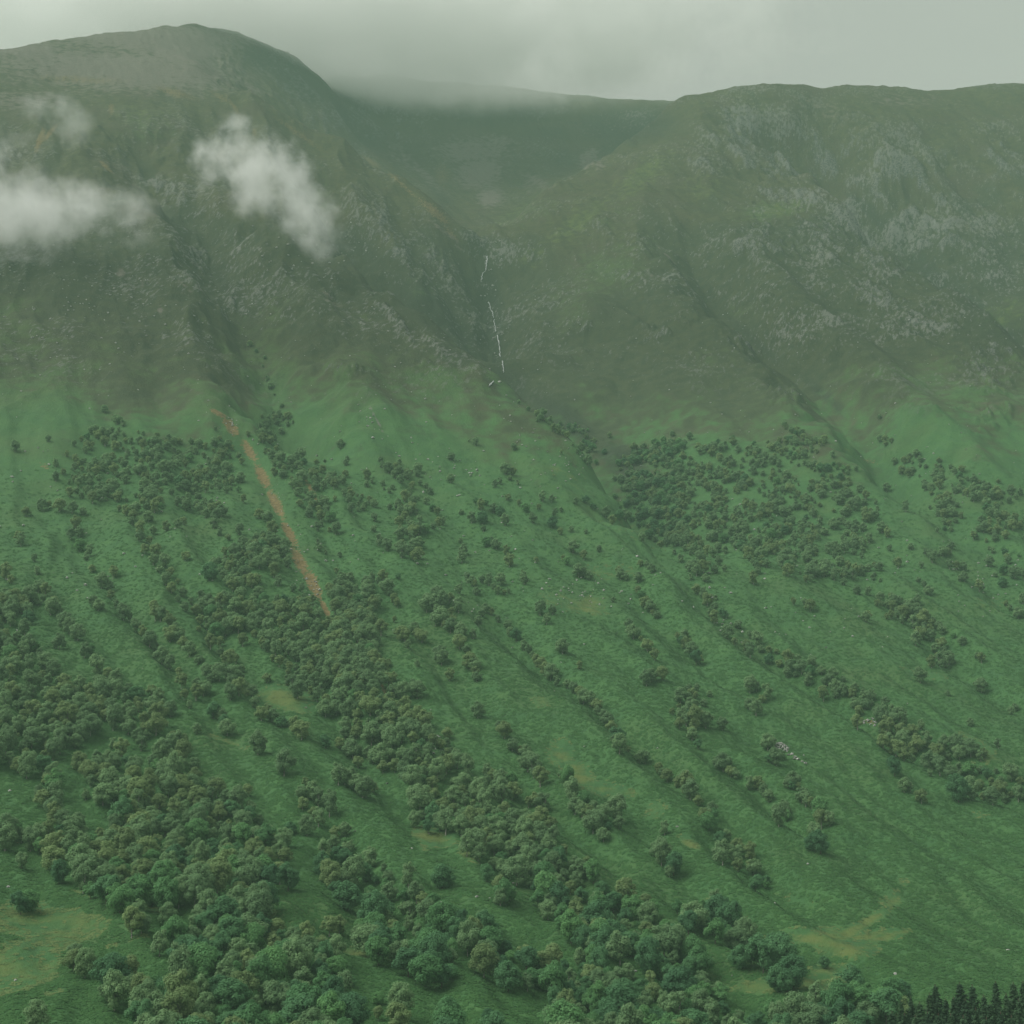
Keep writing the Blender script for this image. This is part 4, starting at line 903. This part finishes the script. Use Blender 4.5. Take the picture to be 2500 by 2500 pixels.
def scatter(name, items, sources, kind='stuff'):
    """one object: a cloud of points that carries a copy of the given objects at each point"""
    me = bpy.data.meshes.new(name)
    n_ = len(items)
    me.vertices.add(n_)
    me.vertices.foreach_set('co', np.array([it[0] for it in items], np.float32).ravel())
    rv_ = np.array([it[2] if np.ndim(it[2]) else (0, 0, it[2]) for it in items], np.float32)
    a_ = me.attributes.new('turn', 'FLOAT_VECTOR', 'POINT'); a_.data.foreach_set('vector', rv_.ravel())
    for an, k, ty in (('size', 1, 'FLOAT'), ('sort', 3, 'INT')):
        a_ = me.attributes.new(an, ty, 'POINT'); a_.data.foreach_set('value', np.array([it[k] for it in items]))
    ob = bpy.data.objects.new(name, me); COL.objects.link(ob)
    ng = bpy.data.node_groups.new(name, 'GeometryNodeTree')
    ng.interface.new_socket('Geometry', in_out='INPUT', socket_type='NodeSocketGeometry')
    ng.interface.new_socket('Geometry', in_out='OUTPUT', socket_type='NodeSocketGeometry')
    gi = ng.nodes.new('NodeGroupInput'); go = ng.nodes.new('NodeGroupOutput')
    jn = ng.nodes.new('GeometryNodeJoinGeometry')
    def attr(nm, ty):
        a_ = ng.nodes.new('GeometryNodeInputNamedAttribute'); a_.data_type = ty; a_.inputs['Name'].default_value = nm
        return a_.outputs['Attribute']
    asz, atn, ast = attr('size', 'FLOAT'), attr('turn', 'FLOAT_VECTOR'), attr('sort', 'INT')
    e2r = ng.nodes.new('FunctionNodeEulerToRotation'); ng.links.new(atn, e2r.inputs[0])
    for key, objs in sources.items():
        cmpn = ng.nodes.new('FunctionNodeCompare'); cmpn.data_type = 'INT'; cmpn.operation = 'EQUAL'
        ng.links.new(ast, cmpn.inputs[2]); cmpn.inputs[3].default_value = key
        for so in objs:
            oi = ng.nodes.new('GeometryNodeObjectInfo'); oi.inputs['Object'].default_value = so; oi.inputs['As Instance'].default_value = True
            ip = ng.nodes.new('GeometryNodeInstanceOnPoints')
            ng.links.new(gi.outputs[0], ip.inputs['Points']); ng.links.new(oi.outputs['Geometry'], ip.inputs['Instance'])
            ng.links.new(cmpn.outputs[0], ip.inputs['Selection'])
            ng.links.new(e2r.outputs[0], ip.inputs['Rotation']); ng.links.new(asz, ip.inputs['Scale'])
            ng.links.new(ip.outputs[0], jn.inputs[0])
    ng.links.new(jn.outputs[0], go.inputs[0])
    md = ob.modifiers.new('scatter', 'NODES'); md.node_group = ng
    ob['kind'] = kind
    return ob
rest = [i for i in range(len(STAND)) if i not in solo]
avail = sorted(CROWN_SRC)
items = []
for i in rest:
    s = STAND[i]; var = s[4] if s[4] in CROWN_SRC else rt.choice(avail)
    items.append(((s[0], s[1], s[2] - .05), s[3], rt.uniform(0, 6.28), var))
wood = scatter('distant_woodland', items, {k: [CROWN_SRC[k], TRUNK_SRC[k]] for k in avail})
wood['label'] = 'far birch scrub and woodland in strips up the hillside'
wood['category'] = 'woodland'

# spruces at the lower right corner: (top u, top v in district 9, distance)
spr = [(1240, 1790, 338), (1295, 1770, 338), (1345, 1800, 332), (1400, 1750, 336), (1432, 1702, 340), (1490, 1780, 330), (1570, 1690, 338), (1535, 1770, 325), (1640, 1702, 336), (1600, 1780, 322), (1705, 1760, 330), (1770, 1682, 336), (1740, 1800, 318), (1830, 1750, 328), (1870, 1686, 334), (1925, 1680, 330), (1900, 1780, 318), (1990, 1690, 332),
       (1190, 1850, 322), (1260, 1860, 316), (1320, 1870, 312), (1390, 1850, 314), (1450, 1860, 308), (1520, 1860, 306), (1590, 1870, 304), (1660, 1830, 308), (1720, 1880, 300), (1800, 1850, 304), (1860, 1870, 300), (1940, 1840, 302)]
spr_u = []
for k, (a, b, Y) in enumerate(spr):
    u, v = cv(9, (a, b))
    x, y, zt = [float(q) for q in ray(u, v, Y)]
    g = float(ground(x, y))
    hgt_ = zt - g
    if hgt_ < 6: continue
    cm, tm = SPR[k % 4]
    e = bpy.data.objects.new('spruce_tree', None); COL.objects.link(e)
    e.location = (x, y, g - .05); e.rotation_euler = (0, 0, rt.uniform(0, 6.28))
    w_ = max(.8, min(1.7, hgt_ / 18.0 * rt.uniform(1.05, 1.7))); e.scale = (w_, w_, hgt_ / 18.0)
    for nm, mm in (('crown', cm), ('trunk', tm)):
        o = bpy.data.objects.new(nm, mm); COL.objects.link(o); o.parent = e
    spr_u.append((u, v, e))
back = sorted([s for s in spr_u if s[1] < 1883], key=lambda s: s[0]); front = sorted([s for s in spr_u if s[1] >= 1883], key=lambda s: s[0])
for nm, row in (('pointed tops row', back), ('front row', front)):
    for k, (u, v, e) in enumerate(row):
        tag(e, f'dark spruce in the bottom right corner, {nm}, {"first" if k == 0 else ORD[k]} from left', 'tree', 'spruces in the bottom right corner')
print('TREES', len(STAND), 'solo birch', n_b, 'alder', n_a, 'spruce', len(spr_u))

# ------------------------------------------------------------------ bracken: low fern clumps over the green slope
def fern_clump(seed):
    rg = np.random.default_rng(seed)
    V = []; Q = []; o = 0
    for k in range(9):
        a = rg.uniform(0, 6.28); L = rg.uniform(.55, .95); h = rg.uniform(.16, .32)
        d = np.array([math.cos(a), math.sin(a), 0]); s = np.array([-d[1], d[0], 0]) * L * .36
        b = d * .08 + rg.normal(size=3) * np.array([.15, .15, 0])
        mid_ = b + d * L * .5 + np.array([0, 0, h]); tip = b + d * L + np.array([0, 0, h * .75])
        V += [b - s * .35, b + s * .35, mid_ + s, mid_ - s, tip + s * .3, tip - s * .3]
        Q += [(o, o + 1, o + 2, o + 3), (o + 3, o + 2, o + 4, o + 5)]; o += 6
    return np.array(V), np.array(Q)
mb, nt, nodes, links, bs = new_mat('bracken_fronds')
oi = nnode(nodes, 'ShaderNodeObjectInfo')
links.new(mixc(nt, oi.outputs['Random'], (0.045, 0.129, 0.040), (0.061, 0.150, 0.045)), bs.inputs['Base Color'])
tr = nnode(nodes, 'ShaderNodeBsdfTranslucent'); tr.inputs['Color'].default_value = (0.050, 0.142, 0.046, 1)
mx = nnode(nodes, 'ShaderNodeMixShader'); mx.inputs[0].default_value = .35
links.new(bs.outputs[0], mx.inputs[1]); links.new(tr.outputs[0], mx.inputs[2]); links.new(mx.outputs[0], nodes['Material Output'].inputs['Surface'])
mgf, nt, nodes, links, bs = new_mat('grass_tufts')
oi = nnode(nodes, 'ShaderNodeObjectInfo')
links.new(mixc(nt, oi.outputs['Random'], (0.066, 0.118, 0.038), (0.098, 0.138, 0.046)), bs.inputs['Base Color'])
FERN = {}
for k in range(4):
    v_, q_ = fern_clump(900 + k)
    if k == 3: v_ = v_ * np.array([.8, .8, .7])
    FERN[k] = [bpy.data.objects.new('fern_clump', raw_mesh('fern_clump', v_, None, q_, [mgf if k == 3 else mb]))]
N_F = 170000
rf = np.random.default_rng(77)
fv = rf.uniform(880, 2060, N_F * 2); fu = rf.uniform(-330, 2270, N_F * 2)
fY = YA(fu, fv)
fx, fy, _ = ray(fu, fv, fY)
gx_ = np.clip(((fx / fy - AC[0]) / (AC[1] - AC[0])).astype(int), 0, NC - 1); gy_ = np.clip(np.interp(fy, YR, np.arange(NR)).astype(int), 0, NR - 1)
gm = green[gy_, gx_] * (1 - np.clip(soil[gy_, gx_] * 1.6, 0, 1)); yg = ygr[gy_, gx_] + .45 * fbm(fx / 14, fy / 22, 3, 63)
clump = fbm(fx / 6, fy / 8, 2, 61)
keep = (rf.random(len(fv)) < gm * (0.8 + .5 * clump) * np.interp(fv, [880, 1300], [.10, 1.0])) & ~((yg > .45) & (rf.random(len(fv)) < .85))
fx, fy, yg, fv = fx[keep][:N_F], fy[keep][:N_F], yg[keep][:N_F], fv[keep][:N_F]
fz = ground(fx, fy)
srt = np.where((yg > .35), 3, rf.integers(0, 3, len(fx)))
fsz = rf.uniform(.7, 1.25, len(fx)) * np.interp(fv, [900, 1400], [1.0, .85]) * (1 + .2 * clump[keep][:N_F])
e_ = 1.2
nx = -(ground(fx + e_, fy) - ground(fx - e_, fy)) / (2 * e_); ny = -(ground(fx, fy + e_) - ground(fx, fy - e_)) / (2 * e_)
spin = rf.uniform(0, 6.28, len(fx))
# Euler angles that lay a clump on the slope after a random spin
tilt = np.arctan(np.hypot(nx, ny)); az = np.arctan2(ny, nx)
cs, sn, ca, sa = np.cos(tilt), np.sin(tilt), np.cos(az), np.sin(az)
Rt = np.zeros((len(fx), 3, 3))
Ry = np.zeros_like(Rt); Ry[:, 0, 0] = cs; Ry[:, 0, 2] = sn; Ry[:, 1, 1] = 1; Ry[:, 2, 0] = -sn; Ry[:, 2, 2] = cs
Rz = np.zeros_like(Rt); Rz[:, 0, 0] = ca; Rz[:, 0, 1] = -sa; Rz[:, 1, 0] = sa; Rz[:, 1, 1] = ca; Rz[:, 2, 2] = 1
Rs = np.zeros_like(Rt); Rs[:, 0, 0] = np.cos(spin); Rs[:, 0, 1] = -np.sin(spin); Rs[:, 1, 0] = np.sin(spin); Rs[:, 1, 1] = np.cos(spin); Rs[:, 2, 2] = 1
Rt = Rz @ Ry @ Rs
ftn = np.stack([np.arctan2(Rt[:, 2, 1], Rt[:, 2, 2]), -np.arcsin(np.clip(Rt[:, 2, 0], -1, 1)), np.arctan2(Rt[:, 1, 0], Rt[:, 0, 0])], 1)
bracken = scatter('bracken', list(zip(np.stack([fx, fy, fz - .06], 1), fsz, ftn, srt)), FERN)
bracken['label'] = 'knee high green bracken covering the lower slope between the trees'
bracken['category'] = 'bracken'

# ------------------------------------------------------------------ boulders strewn over the hillside
mr, nt, nodes, links, bs = new_mat('pale_boulder')
tcb = nnode(nodes, 'ShaderNodeTexCoord')
links.new(mixc(nt, mapr(nt, noise(nt, tcb.outputs['Object'], 1.3, 4), .35, .7), (0.19, 0.195, 0.18), (0.38, 0.385, 0.355)), bs.inputs['Base Color'])
def rock_lump(rg, size):
    v, f = ICO1
    w = v * (1 + .22 * rg.normal(size=(len(v), 1))) * np.array([1, rg.uniform(.7, 1.1), rg.uniform(.5, .85)]) * size
    a = rg.uniform(0, 6.28); c, s = math.cos(a), math.sin(a)
    w = w @ np.array([[c, s, 0], [-s, c, 0], [0, 0, 1]])
    return w, f
rgb_ = np.random.default_rng(31)
bu = []; bv = []; bs_ = []
def sprinkle(u0, v0, ru, rv, cnt, lo, hi):
    for k in range(cnt):
        bu.append(rgb_.normal(u0, ru)); bv.append(rgb_.normal(v0, rv)); bs_.append(rgb_.uniform(lo, hi))
for k in range(700):
    bu.append(rgb_.uniform(-100, 2030)); bv.append(rgb_.uniform(480, 1150)); bs_.append(rgb_.uniform(.35, .95) ** 1.5 * 1.05)
for k in range(70):
    bu.append(rgb_.uniform(-100, 2030)); bv.append(rgb_.uniform(1150, 1900)); bs_.append(rgb_.uniform(.3, .6))
for b in [(200, 560, 120, 60, 120, .4, 1.1), (600, 470, 80, 30, 60, .5, 1.3), (1100, 1320 - 200, 40, 18, 40, .4, .8), (880, 1130, 25, 25, 10, .4, .7), (800, 880, 40, 20, 25, .4, .9), (1010, 830, 40, 30, 25, .4, .9), (1560, 1180, 60, 20, 18, .4, .8), (1860, 1090, 60, 30, 25, .4, .8), (700, 790, 12, 22, 14, .5, 1.0), (1060, 880, 25, 20, 20, .4, .8), (890, 890, 8, 6, 8, .5, 1.1), (563, 1060, 8, 24, 22, .25, .6), (592, 1110, 7, 22, 26, .25, .7), (520, 950, 7, 24, 12, .25, .5), (435, 800, 8, 14, 15, .4, .8), (1505, 1432, 12, 4, 8, .5, .9), (1645, 1362, 12, 4, 22, .4, .8), (1365, 1178, 5, 10, 8, .5, .9), (820, 1405, 12, 18, 14, .4, .8), (930, 600, 10, 60, 30, .6, 1.4)]:
    sprinkle(*b)
hb = hit(bu, bv)
V = []; F3 = []; o = 0
for (x, y, z), s in zip(hb, bs_):
    if np.isnan(x) or y < 300: continue
    w, f = rock_lump(rgb_, s)
    V.append(w + np.array([x, y, z + s * .25])); F3.append(f + o); o += len(w)
bo = bpy.data.objects.new('boulders', raw_mesh('boulders', np.concatenate(V), np.concatenate(F3), None, [mr])); COL.objects.link(bo)
bo['kind'] = 'stuff'; bo['label'] = 'pale boulders and stones strewn over the hillside'; bo['category'] = 'boulders'
# the stone heap on the right hand bracken
c0 = hit([1474], [1412])[0]
V = []; F3 = []; o = 0
for k in range(150):
    a, r = rgb_.uniform(0, 6.28), 3.0 * math.sqrt(rgb_.random())
    w, f = rock_lump(rgb_, rgb_.uniform(.22, .5))
    x, y = c0[0] + r * math.cos(a) * 1.0, c0[1] + r * math.sin(a) * 1.4
    V.append(w + np.array([x, y, float(ground(x, y)) + 2.1 * max(0, 1 - r / 3.1)])); F3.append(f + o); o += len(w)
hp = raw_mesh('stone_heap', np.concatenate(V) - c0, np.concatenate(F3), None, [mr])
heap = bpy.data.objects.new('stone_heap', hp); heap.location = c0; COL.objects.link(heap)
tag(heap, 'heap of pale stones beside four trees on the right bracken slope', 'stone heap')

# ------------------------------------------------------------------ the waterfall in the cleft
mw, nt, nodes, links, bs = new_mat('white_water')
bs.inputs['Base Color'].default_value = (0.36, 0.38, 0.38, 1); bs.inputs['Roughness'].default_value = .35
V = []; Q = []; o = 0
def fall(pts, w0):
    global o
    u = []; v = []
    for a, b in zip(pts[:-1], pts[1:]):
        for t in np.linspace(0, 1, 7)[:-1]:
            u.append(a[0] + (b[0] - a[0]) * t + rgb_.normal() * .5); v.append(a[1] + (b[1] - a[1]) * t)
    u.append(pts[-1][0]); v.append(pts[-1][1])
    h = hit(u, v); h = h[~np.isnan(h[:, 0])]
    keep = np.concatenate([[True], np.abs(np.diff(h[:, 1])) < 60])
    h = h[keep]
    if len(h) < 3: return
    h[:, 2] += .35; h[:, 1] -= .3
    vv, qq = tube(h, [w0 * .6 * rgb_.uniform(.35, 1.25) for _ in h], 6)
    V.append(vv); Q.append(qq + o); o += len(vv)
z2 = lambda p: (641.4 + p[0] * .336, p[1] * .336)
z5 = lambda p: cv(5, p)
fall([z2(p) for p in [(827, 1443), (823, 1480), (819, 1518)]], 1.1)
fall([z2(p) for p in [(818, 1520), (803, 1535), (796, 1555), (793, 1585)]], .9)
fall([z2(p) for p in [(836, 1700), (845, 1740), (856, 1752), (862, 1785)]], 1.0)
fall([z2(p) for p in [(866, 1795), (870, 1830), (873, 1865)]], .9)
fall([z2(p) for p in [(884, 1885), (893, 1932)]], .8)
fall([z5(p) for p in [(893, 5), (897, 55), (900, 95)]], .9)
fall([z5(p) for p in [(912, 120), (916, 150), (919, 185)]], .8)
fall([z5(p) for p in [(862, 235), (850, 248), (838, 262)]], .9)
wf = bpy.data.objects.new('waterfall', raw_mesh('waterfall', np.concatenate(V), None, np.concatenate(Q), [mw], True)); COL.objects.link(wf)
wf['kind'] = 'structure'; wf['label'] = 'thin white waterfall down the dark cleft below the corrie'; 

# ------------------------------------------------------------------ low clouds lying against the mountain
def cloud(name, u, v, Y, half, rot, dens, nscale, seed, soft, label, thr=0.0):
    c = np.array([float(q) for q in ray(u, v, Y)])
    vv, ff = ICO2
    rg = np.random.default_rng(seed)
    me = raw_mesh(name, vv * 1.02, ff, None, [], True)
    ob = bpy.data.objects.new(name, me); COL.objects.link(ob)
    ob.location = c; ob.scale = half; ob.rotation_euler = (0, math.radians(rot), 0)
    m = bpy.data.materials.new(name + '_vapour'); m.use_nodes = True
    nt = m.node_tree; nt.nodes.clear()
    out = nt.nodes.new('ShaderNodeOutputMaterial'); pv = nt.nodes.new('ShaderNodeVolumePrincipled')
    pv.inputs['Color'].default_value = (0.985, 0.99, 0.985, 1) if dens > .02 else (0.93, 0.945, 0.93, 1)
    tc = nt.nodes.new('ShaderNodeTexCoord'); geo = nt.nodes.new('ShaderNodeNewGeometry')
    ln = nt.nodes.new('ShaderNodeVectorMath'); ln.operation = 'LENGTH'; nt.links.new(tc.outputs['Object'], ln.inputs[0])
    mp = nt.nodes.new('ShaderNodeMapping'); mp.inputs['Location'].default_value = (seed * 13.1, seed * 7.7, 0)
    nt.links.new(geo.outputs['Position'], mp.inputs['Vector'])
    nz = noise(nt, mp.outputs[0], nscale, 6, .66)
    sh = math_(nt, 'SUBTRACT', 1.0, ln.outputs['Value'])
    x = math_(nt, 'ADD', sh, math_(nt, 'MULTIPLY', math_(nt, 'SUBTRACT', nz, 0.5), 4.2))
    d = mapr(nt, x, thr, thr + soft, 0.0, dens)
    edge = mapr(nt, sh, 0.0, .25 if dens > .02 else .4)
    nt.links.new(math_(nt, 'MULTIPLY', d, edge), pv.inputs['Density'])
    nt.links.new(pv.outputs[0], out.inputs['Volume'])
    m.cycles.volume_step_rate = 1.0
    me.materials.append(m)
    ob['kind'] = 'stuff'; ob['label'] = label; ob['category'] = 'cloud'
    return ob
cloud('low_cloud', -10, 388, 1190, (150, 55, 66), 3, .030, .016, 1, .9, 'white cloud bank lying across the left mountain face', .20)
cloud('low_cloud', 478, 325, 1230, (80, 44, 54), 40, .032, .025, 2, .9, 'ragged white cloud drifting over the left mountain rib', .27)
cloud('low_cloud', 572, 398, 1210, (66, 36, 32), 48, .022, .027, 3, .9, 'ragged tail of the white cloud on the mountain rib', .12)
cloud('low_cloud', 110, 225, 1380, (45, 28, 34), 30, .016, .022, 4, .9, 'faint wisp of cloud high on the left mountain', .30)
cloud('summit_cloud', 500, 74, 2330, (1000, 330, 100), -1, .014, .007, 5, 1.1, 'grey cloud sheet hiding the summit ridge', -.38)

# ------------------------------------------------------------------ air
def box_mesh(name, lo, hi):
    v = [(x, y, z) for x in (lo[0], hi[0]) for y in (lo[1], hi[1]) for z in (lo[2], hi[2])]
    f = [(0, 1, 3, 2), (4, 6, 7, 5), (0, 4, 5, 1), (2, 3, 7, 6), (0, 2, 6, 4), (1, 5, 7, 3)]
    m = bpy.data.meshes.new(name); m.from_pydata(v, [], f); m.update()
    return m
hz = box_mesh('haze', (-1800, -120, float(H.min()) - 3), (1800, 3000, float(H.max()) + 40))
mh = bpy.data.materials.new('haze_air'); mh.use_nodes = True
mh.node_tree.nodes.clear()
o_ = mh.node_tree.nodes.new('ShaderNodeOutputMaterial'); pv = mh.node_tree.nodes.new('ShaderNodeVolumePrincipled')
pv.inputs['Color'].default_value = (0.32, 0.50, 0.41, 1)
pv.inputs['Density'].default_value = 0.00020
mh.node_tree.links.new(pv.outputs[0], o_.inputs['Volume'])
mh.cycles.homogeneous_volume = True
hz.materials.append(mh)
haze = bpy.data.objects.new('haze', hz); COL.objects.link(haze); haze['kind'] = 'stuff'
